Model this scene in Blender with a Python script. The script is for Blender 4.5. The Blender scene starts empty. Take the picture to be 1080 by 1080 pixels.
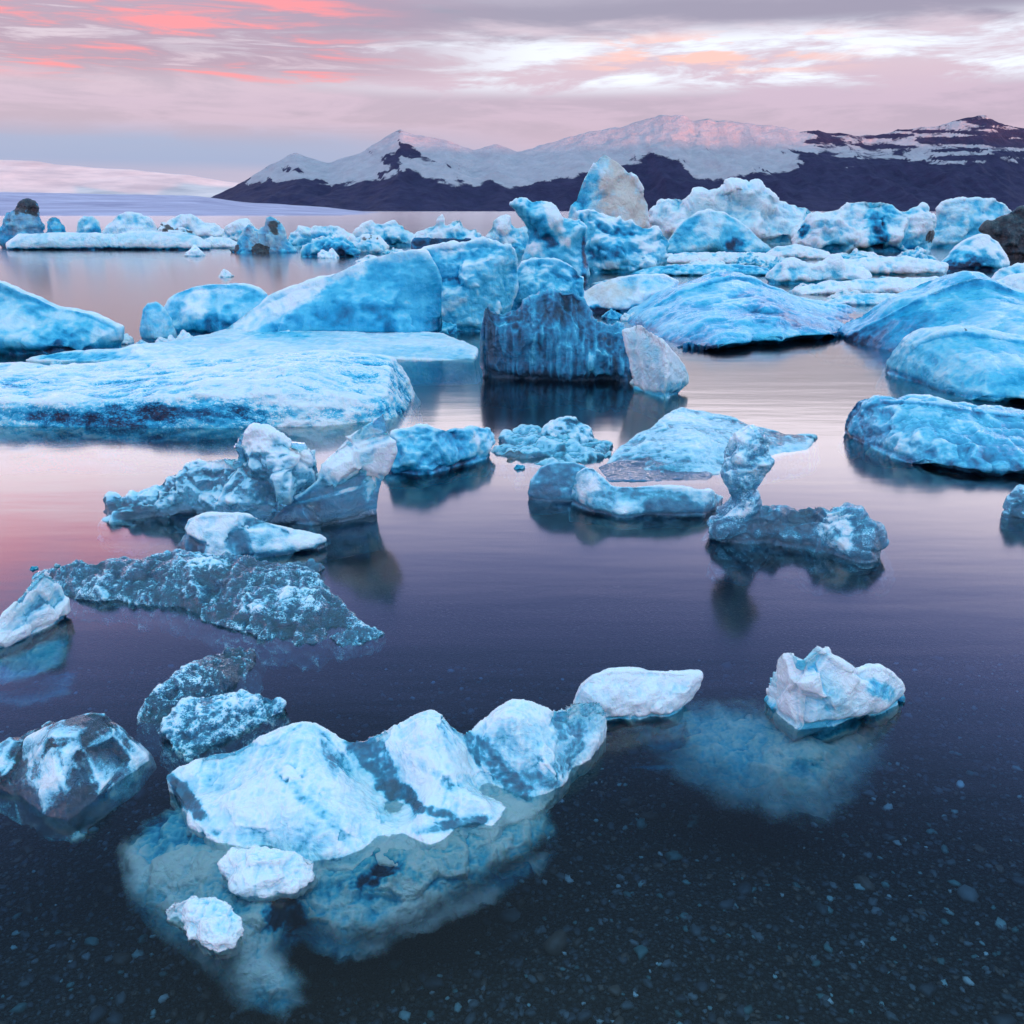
import bpy, math, random
import numpy as np
from mathutils import Vector

# ------------------------------------------------------------------ camera
HC, FPX, PITCH = 1.7, 935.0, math.atan((540 - 222) / 935.0)
scene = bpy.context.scene
cam_d = bpy.data.cameras.new("camera")
cam = bpy.data.objects.new("camera", cam_d)
scene.collection.objects.link(cam)
cam.location = (0, 0, HC)
cam.rotation_euler = (math.pi / 2 - PITCH, 0, 0)
cam_d.sensor_width = 36.0
cam_d.lens = 36.0 * FPX / 1080.0
cam_d.clip_start, cam_d.clip_end = 0.05, 30000
scene.camera = cam
scene.render.engine = 'CYCLES'
scene.cycles.use_denoising = True
scene.cycles.max_bounces = 10
scene.cycles.transparent_max_bounces = 16
scene.cycles.transmission_bounces = 8
scene.cycles.caustics_reflective = False
scene.view_settings.view_transform = 'Standard'
scene.view_settings.look = 'None'
scene.view_settings.exposure = 0.0
scene.view_settings.gamma = 1.0
scene.view_settings.use_curve_mapping = False

SUN_EL, SUN_AZ = math.radians(1.6), math.radians(140)      # azimuth clockwise from +Y

# ------------------------------------------------------------------ node helpers
class NT:
    def __init__(s, tree): s.t = tree; s.n = tree.nodes; s.l = tree.links
    def node(s, typ, **kw):
        n = s.n.new(typ)
        for k, v in kw.items(): setattr(n, k, v)
        return n
    def put(s, sock, v):
        if v is None: return
        if hasattr(v, 'is_output') or isinstance(v, bpy.types.NodeSocket): s.l.new(v, sock)
        else:
            if sock.type == 'RGBA' and len(v) == 3: v = (*v, 1)
            sock.default_value = v
    def math(s, op, a, b=None, c=None, clamp=False):
        n = s.node('ShaderNodeMath', operation=op, use_clamp=clamp)
        s.put(n.inputs[0], a); s.put(n.inputs[1], b); s.put(n.inputs[2], c)
        return n.outputs[0]
    def step(s, x, lo, hi):
        n = s.node('ShaderNodeMapRange', interpolation_type='SMOOTHSTEP')
        s.put(n.inputs[0], x); n.inputs[1].default_value = lo; n.inputs[2].default_value = hi
        return n.outputs[0]
    def lin(s, x, a, b, c, d):
        n = s.node('ShaderNodeMapRange'); s.put(n.inputs[0], x)
        for i, v in enumerate((a, b, c, d)): n.inputs[i + 1].default_value = v
        return n.outputs[0]
    def mix(s, f, a, b, typ='MIX'):
        n = s.node('ShaderNodeMix', data_type='RGBA', blend_type=typ)
        s.put(n.inputs[0], f); s.put(n.inputs[6], a); s.put(n.inputs[7], b)
        return n.outputs[2]
    def ramp(s, f, stops, interp='LINEAR'):
        n = s.node('ShaderNodeValToRGB'); r = n.color_ramp; r.interpolation = interp
        while len(r.elements) < len(stops): r.elements.new(1.0)
        for e, (p, c) in zip(r.elements, stops):
            e.position = p; e.color = (*c, 1) if len(c) == 3 else c
        s.put(n.inputs[0], f)
        return n.outputs[0]
    def noise(s, vec, scale, detail=4, rough=0.55, dist=0.0, dim='3D'):
        n = s.node('ShaderNodeTexNoise', noise_dimensions=dim)
        if vec is not None: s.l.new(vec, n.inputs['Vector'])
        n.inputs['Scale'].default_value = scale; n.inputs['Detail'].default_value = detail
        n.inputs['Roughness'].default_value = rough; n.inputs['Distortion'].default_value = dist
        return n.outputs[0]
    def comb(s, x, y, z=0.0):
        n = s.node('ShaderNodeCombineXYZ')
        s.put(n.inputs[0], x); s.put(n.inputs[1], y); s.put(n.inputs[2], z)
        return n.outputs[0]
    def mapping(s, vec, scale=(1, 1, 1), loc=(0, 0, 0)):
        n = s.node('ShaderNodeMapping'); s.l.new(vec, n.inputs[0])
        n.inputs[3].default_value = scale; n.inputs[1].default_value = loc
        return n.outputs[0]
    def attr(s, name):
        n = s.node('ShaderNodeAttribute', attribute_name=name); return n.outputs['Fac']
    def bump(s, h, strength, dist, normal=None):
        n = s.node('ShaderNodeBump'); n.inputs['Strength'].default_value = strength
        n.inputs['Distance'].default_value = dist; s.put(n.inputs['Height'], h); s.put(n.inputs['Normal'], normal)
        return n.outputs[0]

def lin(r, g, b):
    f = lambda c: c / 12.92 if c <= 0.04045 else ((c + 0.055) / 1.055) ** 2.4
    return tuple(f(c / 255.0) for c in (r, g, b))
def sc(c, k): return tuple(x * k for x in c)

# ------------------------------------------------------------------ world: dusk sky with streaked clouds
world = bpy.data.worlds.new("World"); scene.world = world; world.use_nodes = True
W = NT(world.node_tree); W.n.clear()
gen = W.node('ShaderNodeTexCoord').outputs['Generated']
sep = W.node('ShaderNodeSeparateXYZ'); W.l.new(gen, sep.inputs[0])
DEG = 180 / math.pi
el = W.math('MULTIPLY', W.math('ARCSINE', sep.outputs[2]), DEG)
az = W.math('MULTIPLY', W.math('ARCTAN2', sep.outputs[0], sep.outputs[1]), DEG)
v1 = W.comb(W.math('MULTIPLY', az, 0.055), W.math('MULTIPLY', el, 0.42))
n_big = W.noise(v1, 1.0, 6, 0.6, 0.3)
v2 = W.comb(W.math('MULTIPLY', az, 0.12), W.math('MULTIPLY', el, 0.75), 3.7)
n_str = W.noise(v2, 1.0, 6, 0.62, 0.4)
v3 = W.comb(W.math('MULTIPLY', az, 0.05), W.math('MULTIPLY', el, 0.16), 9.1)
n_hi = W.noise(v3, 1.0, 5, 0.55, 0.3)
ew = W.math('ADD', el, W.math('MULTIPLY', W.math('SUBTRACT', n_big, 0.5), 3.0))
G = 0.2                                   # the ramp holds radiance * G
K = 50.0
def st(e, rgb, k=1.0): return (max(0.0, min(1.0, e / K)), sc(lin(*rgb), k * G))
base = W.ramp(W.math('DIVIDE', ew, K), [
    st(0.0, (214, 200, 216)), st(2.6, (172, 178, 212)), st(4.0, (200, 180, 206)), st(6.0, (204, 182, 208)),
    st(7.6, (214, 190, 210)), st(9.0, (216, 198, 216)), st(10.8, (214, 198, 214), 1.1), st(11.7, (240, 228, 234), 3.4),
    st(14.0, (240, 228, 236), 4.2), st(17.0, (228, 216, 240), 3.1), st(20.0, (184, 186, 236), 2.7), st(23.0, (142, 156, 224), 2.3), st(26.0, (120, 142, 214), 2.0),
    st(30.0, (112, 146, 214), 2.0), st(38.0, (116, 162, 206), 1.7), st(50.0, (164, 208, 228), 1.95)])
def band(lo0, lo1, hi0, hi1, e=el):
    return W.math('MULTIPLY', W.step(e, lo0, lo1), W.math('SUBTRACT', 1.0, W.step(e, hi0, hi1)))
def M(*a):
    r = a[0]
    for x in a[1:]: r = W.math('MULTIPLY', r, x)
    return r
left = W.math('SUBTRACT', 1.0, W.step(az, -12, 2)); right = W.step(az, -2, 10)
col = base
blue_l = M(band(2.0, 2.8, 3.6, 5.0), W.math('SUBTRACT', 1.0, W.step(az, -14, 4)), 0.8)
col = W.mix(blue_l, col, sc(lin(146, 172, 214), G))
# dark mauve cloud deck along the top of the view
deck = M(W.step(W.math('ADD', el, W.math('MULTIPLY', W.math('SUBTRACT', n_big, 0.5), 5.0)), 8.8, 10.2),
         W.math('SUBTRACT', 1.0, W.step(el, 11.25, 11.7)), W.step(az, -22, -8), 0.95)
col = W.mix(deck, col, sc(lin(152, 146, 174), G))
deckr = M(band(3.0, 5.0, 9.0, 10.0), W.step(n_str, 0.40, 0.60), 0.6)
col = W.mix(deckr, col, sc(lin(176, 162, 188), G))
# white and peach breaks
wh = M(band(6.0, 7.2, 8.8, 10.2), W.step(n_str, 0.40, 0.58), W.step(az, -20, 6), 1.0)
col = W.mix(wh, col, sc(lin(226, 232, 246), 1.2 * G))
pe = M(band(7.0, 7.8, 8.8, 9.8), W.step(W.noise(v2, 1.7, 4, 0.55, 0.2), 0.5, 0.62), W.step(az, 2, 8), W.math('SUBTRACT', 1.0, W.step(az, 14, 22)))
col = W.mix(pe, col, sc(lin(252, 200, 194), 1.02 * G))
# pink streaks on the left
n_pk = W.noise(W.comb(W.math('MULTIPLY', az, 0.13), W.math('MULTIPLY', el, 1.5), 1.3), 1.0, 8, 0.62, 0.5)
greyl = M(band(6.6, 7.8, 11.0, 11.9), W.step(n_pk, 0.34, 0.48), left, 0.9)
col = W.mix(greyl, col, sc(lin(176, 150, 178), G))
pk = M(band(6.4, 7.4, 11.2, 12.2), W.step(n_pk, 0.485, 0.65), W.math('SUBTRACT', 1.0, W.step(az, -12, -5)))
col = W.mix(W.math('MULTIPLY', pk, 0.92), col, sc(lin(250, 142, 154), 1.05 * G))
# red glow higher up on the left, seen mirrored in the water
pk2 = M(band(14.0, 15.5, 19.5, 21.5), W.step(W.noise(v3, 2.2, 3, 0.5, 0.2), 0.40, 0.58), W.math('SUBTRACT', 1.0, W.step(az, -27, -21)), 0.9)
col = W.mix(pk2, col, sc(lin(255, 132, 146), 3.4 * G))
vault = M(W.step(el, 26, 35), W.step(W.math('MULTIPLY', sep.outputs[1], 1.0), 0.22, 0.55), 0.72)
col = W.mix(vault, col, sc(lin(52, 68, 100), 1.0 * G))      # dark area added high out of view, keeps the near water dark
below = W.math('SUBTRACT', 1.0, W.step(el, -3.0, -0.3))
col = W.mix(below, col, sc(lin(120, 118, 150), G))
sky = W.node('ShaderNodeTexSky', sky_type='NISHITA', sun_disc=False)
sky.sun_elevation = SUN_EL; sky.sun_rotation = SUN_AZ
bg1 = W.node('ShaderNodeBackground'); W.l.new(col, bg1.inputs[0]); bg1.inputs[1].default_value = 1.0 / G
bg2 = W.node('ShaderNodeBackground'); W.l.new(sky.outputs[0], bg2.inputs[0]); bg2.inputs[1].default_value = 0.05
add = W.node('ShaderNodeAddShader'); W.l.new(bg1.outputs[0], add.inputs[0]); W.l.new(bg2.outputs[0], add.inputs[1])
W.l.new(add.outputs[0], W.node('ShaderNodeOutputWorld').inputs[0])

# ------------------------------------------------------------------ the low sun (reaches only the peaks)
sd = bpy.data.lights.new("sun", 'SUN'); sd.energy = 5.0; sd.angle = math.radians(0.5); sd.color = (1.0, 0.27, 0.12)
sun = bpy.data.objects.new("sun", sd); scene.collection.objects.link(sun)
S = Vector((math.sin(SUN_AZ) * math.cos(SUN_EL), math.cos(SUN_AZ) * math.cos(SUN_EL), math.sin(SUN_EL)))
sun.rotation_euler = S.to_track_quat('Z', 'Y').to_euler()

# ------------------------------------------------------------------ projection
CP, SP = math.cos(PITCH), math.sin(PITCH)
def ray(u, v):
    a, b = (u - 540) / FPX, (540 - v) / FPX
    return a, CP + b * SP, -SP + b * CP
def at_depth(u, v, Y):
    a, b, c = ray(u, v); t = Y / b
    return a * t, HC + c * t
def at_height(u, v, z):
    a, b, c = ray(u, v); t = (z - HC) / c
    return a * t, b * t
def to_px(P):
    x, y, z = P[:, 0], P[:, 1], P[:, 2] - HC
    f = y * CP - z * SP; g = y * SP + z * CP
    return 540 + FPX * x / f, 540 - FPX * g / f

# ------------------------------------------------------------------ numpy noise
def _h(ix, iy, iz, seed):
    n = (ix * 374761393 + iy * 668265263 + iz * 2147483647 + seed * 1274126177) & 0xFFFFFFFF
    n = ((n ^ (n >> 13)) * 1274126177) & 0xFFFFFFFF
    n = ((n ^ (n >> 15)) * 2246822519) & 0xFFFFFFFF
    return ((n ^ (n >> 16)) & 0xFFFF) / 32767.5 - 1.0
def vnoise(P, seed=0):
    I = np.floor(P).astype(np.int64); F = P - I; F = F * F * F * (F * (F * 6 - 15) + 10)
    r = 0
    for dx in (0, 1):
        wx = F[:, 0] if dx else 1 - F[:, 0]
        for dy in (0, 1):
            wy = F[:, 1] if dy else 1 - F[:, 1]
            for dz in (0, 1):
                wz = F[:, 2] if dz else 1 - F[:, 2]
                r = r + wx * wy * wz * _h(I[:, 0] + dx, I[:, 1] + dy, I[:, 2] + dz, seed)
    return r
def fbm(P, oct=4, seed=0, gain=0.5):
    r, a, s, t = 0, 1.0, 1.0, 0.0
    for o in range(oct):
        r = r + a * vnoise(P * s + 17.3 * o, seed + o); t += a; a *= gain; s *= 2.03
    return r / t * 1.6
def ridged(P, oct=4, seed=0, gain=0.5):
    r, a, s, t = 0, 1.0, 1.0, 0.0
    for o in range(oct):
        r = r + a * (1 - 2.4 * np.abs(vnoise(P * s + 11.7 * o, seed + o))); t += a; a *= gain; s *= 2.07
    return r / t
def cells(P, seed=0):
    """distance to the nearest and second nearest feature point"""
    I = np.floor(P).astype(np.int64); d1 = np.full(len(P), 9.0); d2 = np.full(len(P), 9.0)
    for dx in (-1, 0, 1):
        for dy in (-1, 0, 1):
            for dz in (-1, 0, 1):
                C = I + np.array((dx, dy, dz))
                q = np.stack([C[:, k] + 0.5 + 0.45 * _h(C[:, 0], C[:, 1], C[:, 2], seed + 31 * k) for k in range(3)], 1)
                d = np.linalg.norm(q - P, axis=1)
                m = d < d1
                d2 = np.where(m, d1, np.minimum(d2, d)); d1 = np.where(m, d, d1)
    return d1, d2
def sstep(x, a, b):
    t = np.clip((x - a) / (b - a), 0, 1); return t * t * (3 - 2 * t)

# ------------------------------------------------------------------ implicit surfaces
def poly_sdf(px, py, poly):
    """signed distance to a closed polygon, negative inside (px, py: arrays of one shape)"""
    Q = np.asarray(poly, float); n = len(Q)
    d = np.full(px.shape, 1e18); inside = np.zeros(px.shape, bool)
    for i in range(n):
        a, b = Q[i], Q[(i + 1) % n]
        ex, ey = b - a; wx, wy = px - a[0], py - a[1]
        t = np.clip((wx * ex + wy * ey) / (ex * ex + ey * ey + 1e-18), 0, 1)
        d = np.minimum(d, (wx - t * ex) ** 2 + (wy - t * ey) ** 2)
        c = ((a[1] > py) != (b[1] > py))
        with np.errstate(divide='ignore', invalid='ignore'):
            xi = a[0] + (py - a[1]) / (b[1] - a[1] + 1e-30) * ex
        inside ^= c & (px < xi)
    d = np.sqrt(d); return np.where(inside, -d, d)
def smax(a, b, k):
    h = np.clip(0.5 + 0.5 * (a - b) / k, 0, 1)
    return b + (a - b) * h + k * h * (1 - h)
def surfnet(F, org, h):
    ins = F < 0; nx, ny, nz = F.shape
    cnt = np.zeros((nx - 1, ny - 1, nz - 1), np.int8)
    for dx in (0, 1):
        for dy in (0, 1):
            for dz in (0, 1):
                cnt += ins[dx:nx - 1 + dx, dy:ny - 1 + dy, dz:nz - 1 + dz]
    act = (cnt > 0) & (cnt < 8)
    ci = np.argwhere(act); idx = np.full(act.shape, -1, np.int64); idx[act] = np.arange(len(ci))
    acc = np.zeros((len(ci), 3)); num = np.zeros(len(ci))
    corners = [np.array(c) for c in [(0,0,0),(1,0,0),(0,1,0),(1,1,0),(0,0,1),(1,0,1),(0,1,1),(1,1,1)]]
    for i in range(8):
        for j in range(i + 1, 8):
            if np.abs(corners[i] - corners[j]).sum() != 1: continue
            A = ci + corners[i]; B = ci + corners[j]
            fa = F[A[:, 0], A[:, 1], A[:, 2]]; fb = F[B[:, 0], B[:, 1], B[:, 2]]
            m = (fa < 0) != (fb < 0)
            t = np.where(m, fa / np.where(m, fa - fb, 1), 0)
            acc += np.where(m[:, None], corners[i] + t[:, None] * (corners[j] - corners[i]), 0); num += m
    V = (ci + acc / num[:, None]) * h + np.asarray(org)
    Q = []
    def quads(E, offs, sgn):
        s0 = E
        ok = np.ones(len(s0), bool)
        ids = []
        for o in offs:
            c = s0 + np.array(o)
            g = np.all(c >= 0, axis=1) & np.all(c < np.array(act.shape), axis=1)
            ok &= g; c = np.clip(c, 0, np.array(act.shape) - 1)
            ids.append(idx[c[:, 0], c[:, 1], c[:, 2]])
        q = np.stack(ids, 1); ok &= np.all(q >= 0, axis=1)
        q = q[ok]; s = sgn[ok]
        q[~s] = q[~s][:, ::-1]
        Q.append(q)
    e = np.argwhere(ins[:-1] != ins[1:]); quads(e, [(0,-1,-1),(0,0,-1),(0,0,0),(0,-1,0)], ins[e[:,0],e[:,1],e[:,2]])
    e = np.argwhere(ins[:,:-1] != ins[:,1:]); quads(e, [(-1,0,-1),(-1,0,0),(0,0,0),(0,0,-1)], ins[e[:,0],e[:,1],e[:,2]])
    e = np.argwhere(ins[:,:,:-1] != ins[:,:,1:]); quads(e, [(-1,-1,0),(0,-1,0),(0,0,0),(-1,0,0)], ins[e[:,0],e[:,1],e[:,2]])
    return V, np.concatenate(Q)
def vnormals(V, Q):
    n = np.cross(V[Q[:, 2]] - V[Q[:, 0]], V[Q[:, 3]] - V[Q[:, 1]])
    N = np.zeros_like(V)
    for k in range(4):
        for c in range(3): N[:, c] += np.bincount(Q[:, k], n[:, c], len(V))
    return N / (np.linalg.norm(N, axis=1)[:, None] + 1e-12)
def relax(V, Q, f=0.5, it=1):
    for _ in range(it):
        A = np.zeros_like(V); c = np.zeros(len(V))
        for a, b in ((0, 1), (1, 2), (2, 3), (3, 0)):
            for p, q in ((a, b), (b, a)):
                for k in range(3): A[:, k] += np.bincount(Q[:, p], V[Q[:, q], k], len(V))
                c += np.bincount(Q[:, p], minlength=len(V))
        V = V + f * (A / np.maximum(c, 1)[:, None] - V)
    return V
def mesh_obj(name, V, Q, mat, loc=(0, 0, 0), attrs=None, parent=None, smooth=True):
    me = bpy.data.meshes.new(name)
    V = np.asarray(V, float) - np.asarray(loc)
    Q = np.asarray(Q); k = Q.shape[1]
    me.vertices.add(len(V)); me.vertices.foreach_set('co', V.ravel())
    me.loops.add(Q.size); me.loops.foreach_set('vertex_index', Q.ravel().astype(np.int32))
    me.polygons.add(len(Q))
    me.polygons.foreach_set('loop_start', np.arange(0, Q.size, k, dtype=np.int32))
    me.polygons.foreach_set('use_smooth', np.full(len(Q), smooth))
    me.update(calc_edges=True)
    for n, a in (attrs or {}).items():
        if a.ndim == 2:
            at = me.color_attributes.new(n, 'FLOAT_COLOR', 'POINT'); at.data.foreach_set('color', a.astype(np.float32).ravel())
        else:
            at = me.attributes.new(n, 'FLOAT', 'POINT'); at.data.foreach_set('value', a.astype(np.float32))
    me.materials.append(mat)
    o = bpy.data.objects.new(name, me); scene.collection.objects.link(o)
    o.location = loc
    if parent:
        o.parent = parent
        o.location = Vector(loc) - parent.location
    return o
def tag(o, label=None, cat=None, group=None, kind=None):
    if label: o['label'] = label
    if cat: o['category'] = cat
    if group: o['group'] = group
    if kind: o['kind'] = kind
    return o
def material(name):
    m = bpy.data.materials.new(name); m.use_nodes = True
    t = NT(m.node_tree); t.n.clear()
    return m, t, t.node('ShaderNodeOutputMaterial')

# ------------------------------------------------------------------ materials
def ice_material(name, s, spk=1.0, soft=False, coat=0.3, bmp=0.55):
    """s: size in metres of the finest grain; tone 0..1 runs from dense blue ice to white bubbly ice"""
    m, t, out = material(name)
    oc = t.node('ShaderNodeTexCoord').outputs['Object']
    tone = t.attr('tone'); dirt_or_shade = t.attr('dirt_or_shade'); clear = t.attr('clear')
    n1 = t.noise(t.mapping(oc, (0.55, 1, 2.4), (0, 0, 0)), 0.11 / s, 6, 0.66, 0.8)
    n2 = t.noise(oc, 0.7 / s, 4, 0.65)
    tn = t.math('ADD', tone, t.math('MULTIPLY', t.math('SUBTRACT', n1, 0.5), t.math('MULTIPLY', t.attr('mottle'), 0.34)))
    tn = t.math('ADD', tn, t.math('MULTIPLY', t.math('SUBTRACT', n2, 0.5), 0.15))
    sp = t.attr('speck')
    n4 = t.noise(t.mapping(oc, (1, 1, 1.8)), 0.9 / s * spk, 3, 0.6, 0.6); n5 = t.noise(oc, 0.10 / s, 3, 0.5)
    sk = t.math('MULTIPLY', t.step(t.math('ADD', n4, t.math('MULTIPLY', t.math('SUBTRACT', n5, 0.5), 0.5)), 0.50, 0.62), sp)
    tn = t.math('ADD', tn, t.math('MULTIPLY', sk, 0.6))
    colr = t.ramp(tn, [(0.0, (0.004, 0.030, 0.075)), (0.22, (0.004, 0.15, 0.31)), (0.42, (0.010, 0.38, 0.63)),
                       (0.62, (0.09, 0.60, 0.80)), (0.80, (0.43, 0.78, 0.87)), (1.0, (0.76, 0.91, 0.95))])
    silt = t.attr('silt')
    colr = t.mix(t.math('MULTIPLY', silt, 0.95, None, True), colr, t.mix(n2, (0.50, 0.50, 0.44), (0.78, 0.75, 0.66)))
    dn = t.step(t.math('ADD', dirt_or_shade, t.math('MULTIPLY', t.math('SUBTRACT', n1, 0.5), 0.9)), 0.42, 0.62)
    dcol = t.mix(t.step(n2, 0.35, 0.65), (0.018, 0.022, 0.024), (0.07, 0.058, 0.05))
    colr = t.mix(t.math('MULTIPLY', dn, 0.92), colr, dcol)
    bs = t.node('ShaderNodeBsdfPrincipled')
    glass = t.math('MULTIPLY', clear, t.math('SUBTRACT', 1.0, t.step(tn, 0.42, 0.80)))
    colr = t.mix(t.math('MULTIPLY', glass, 0.65), colr, (0.28, 0.64, 0.82))
    t.l.new(colr, bs.inputs['Base Color'])
    r = t.math('ADD', t.lin(tn, 0.1, 0.9, 0.10, 0.42), t.math('MULTIPLY', glass, -0.22), None, True); t.l.new(r, bs.inputs['Roughness'])
    bs.inputs['IOR'].default_value = 1.31; bs.inputs['Specular IOR Level'].default_value = 0.45
    t.l.new(t.math('MULTIPLY', glass, t.math('SUBTRACT', 1.0, dn)), bs.inputs['Transmission Weight'])
    bs.inputs['Subsurface Weight'].default_value = 0.35
    bs.inputs['Subsurface Radius'].default_value = (0.25, 0.7, 1.0)
    bs.inputs['Subsurface Scale'].default_value = s * 6
    n3 = t.noise(oc, 0.30 / s, 7, 0.66, 0.5)
    rv = t.math('ABSOLUTE', t.math('SUBTRACT', t.noise(oc, 0.10 / s, 4, 0.6, 0.6), 0.5))
    b0 = t.bump(rv, 0.5, s * 9.0)
    b = t.bump(n3, bmp, s * 3.2, b0)
    bs.inputs['Coat Weight'].default_value = coat; bs.inputs['Coat Roughness'].default_value = 0.06; bs.inputs['Coat IOR'].default_value = 1.33
    t.l.new(b0, bs.inputs['Coat Normal'])
    t.l.new(b, bs.inputs['Normal'])
    if soft:                                # ice and painted reflection haze below the water, fading towards the rim
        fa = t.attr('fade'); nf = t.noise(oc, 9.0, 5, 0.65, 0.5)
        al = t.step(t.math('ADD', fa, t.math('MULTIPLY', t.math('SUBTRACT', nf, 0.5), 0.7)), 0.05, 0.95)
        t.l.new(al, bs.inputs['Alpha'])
    t.l.new(bs.outputs[0], out.inputs[0])
    return m
ICE = {'near': ice_material('near_ice', 0.006, coat=0.8, bmp=0.32), 'mid': ice_material('blue_ice', 0.02), 'far': ice_material('distant_ice', 0.10, coat=0.2),
       'soft': ice_material('underwater_ice_haze', 0.008, soft=True, coat=0.0)}

# ------------------------------------------------------------------ water, bed, gravel
def make_water():
    m, t, out = material('lagoon_water')
    oc = t.node('ShaderNodeTexCoord').outputs['Object']
    rip = t.noise(t.mapping(oc, (0.5, 2.2, 1)), 1.3, 3, 0.5)
    fine = t.noise(t.mapping(oc, (3.0, 11.0, 1)), 1.0, 2, 0.5)
    h = t.math('ADD', rip, t.math('MULTIPLY', fine, 0.03))
    nrm = t.bump(h, 0.22, 0.012)
    gl = t.node('ShaderNodeBsdfGlossy'); gl.inputs['Roughness'].default_value = 0.135
    gl.inputs['Color'].default_value = (1, 1, 1, 1); t.l.new(nrm, gl.inputs['Normal'])
    tr = t.node('ShaderNodeBsdfTransparent'); tr.inputs[0].default_value = (0.9, 0.95, 1.0, 1)
    fr = t.node('ShaderNodeFresnel'); fr.inputs['IOR'].default_value = 1.52
    mx = t.node('ShaderNodeMixShader')
    t.l.new(fr.outputs[0], mx.inputs[0]); t.l.new(tr.outputs[0], mx.inputs[1]); t.l.new(gl.outputs[0], mx.inputs[2])
    t.l.new(mx.outputs[0], out.inputs[0])
    va = t.node('ShaderNodeVolumeAbsorption'); va.inputs['Color'].default_value = (0.30, 0.58, 0.82, 1); va.inputs['Density'].default_value = 1.7
    t.l.new(va.outputs[0], out.inputs[1])
    x0, x1, y0, y1, zb = -6000, 6000, -300, 9000, -30.0
    V = [(x0,y0,0),(x1,y0,0),(x1,y1,0),(x0,y1,0),(x0,y0,zb),(x1,y0,zb),(x1,y1,zb),(x0,y1,zb)]
    Q = [(0,1,2,3),(7,6,5,4),(0,4,5,1),(1,5,6,2),(2,6,7,3),(3,7,4,0)]
    tag(mesh_obj('water', V, Q, m, smooth=False), kind='structure')
def grid(xs, ys, zf):
    X, Y = np.meshgrid(xs, ys); P = np.stack([X.ravel(), Y.ravel(), np.zeros(X.size)], 1)
    P[:, 2] = zf(P[:, 0], P[:, 1])
    nx, ny = len(xs), len(ys)
    i = (np.arange(ny - 1)[:, None] * nx + np.arange(nx - 1)[None]).ravel()
    return P, np.stack([i, i + 1, i + nx + 1, i + nx], 1)
def bed_z(x, y):
    P = np.stack([x, y, np.zeros_like(x)], 1)
    return -0.19 - 0.085 * np.clip(y, 0, 60) ** 1.25 + 0.03 * fbm(P * 0.9, 3, 5) + 0.02 * np.clip(x, -2, 2)
def make_bed():
    m, t, out = material('gravel_bed')
    oc = t.node('ShaderNodeTexCoord').outputs['Object']
    v = t.node('ShaderNodeTexVoronoi'); t.l.new(oc, v.inputs['Vector']); v.inputs['Scale'].default_value = 62
    w = t.node('ShaderNodeTexVoronoi'); t.l.new(oc, w.inputs['Vector']); w.inputs['Scale'].default_value = 150
    s = t.node('ShaderNodeSeparateColor'); t.l.new(v.outputs['Color'], s.inputs[0]); s2 = t.node('ShaderNodeSeparateColor'); t.l.new(w.outputs['Color'], s2.inputs[0])
    pal = [(0.0, (0.004, 0.005, 0.006)), (0.45, (0.012, 0.013, 0.013)), (0.7, (0.034, 0.029, 0.024)), (0.88, (0.05, 0.055, 0.05)), (1.0, (0.16, 0.17, 0.15))]
    c = t.mix(t.step(t.noise(oc, 5, 4, 0.6), 0.42, 0.58), t.ramp(s.outputs[0], pal), t.ramp(s2.outputs[1], pal))
    c = t.mix(t.step(v.outputs['Distance'], 0.35, 0.7), c, (0.003, 0.004, 0.004))
    bs = t.node('ShaderNodeBsdfPrincipled'); t.l.new(c, bs.inputs['Base Color']); bs.inputs['Roughness'].default_value = 0.6
    t.l.new(t.bump(v.outputs['Distance'], 0.8, 0.02), bs.inputs['Normal'])
    t.l.new(bs.outputs[0], out.inputs[0])
    xs = np.concatenate([np.linspace(-400, -6, 12), np.linspace(-5, 5, 140), np.linspace(6, 400, 12)])
    ys = np.concatenate([np.linspace(-20, 0.5, 6), np.linspace(0.7, 7, 100), np.linspace(7.5, 400, 20)])
    P, Q = grid(xs, ys, bed_z)
    tag(mesh_obj('lagoon_bed', P, Q, m), kind='structure')
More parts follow.
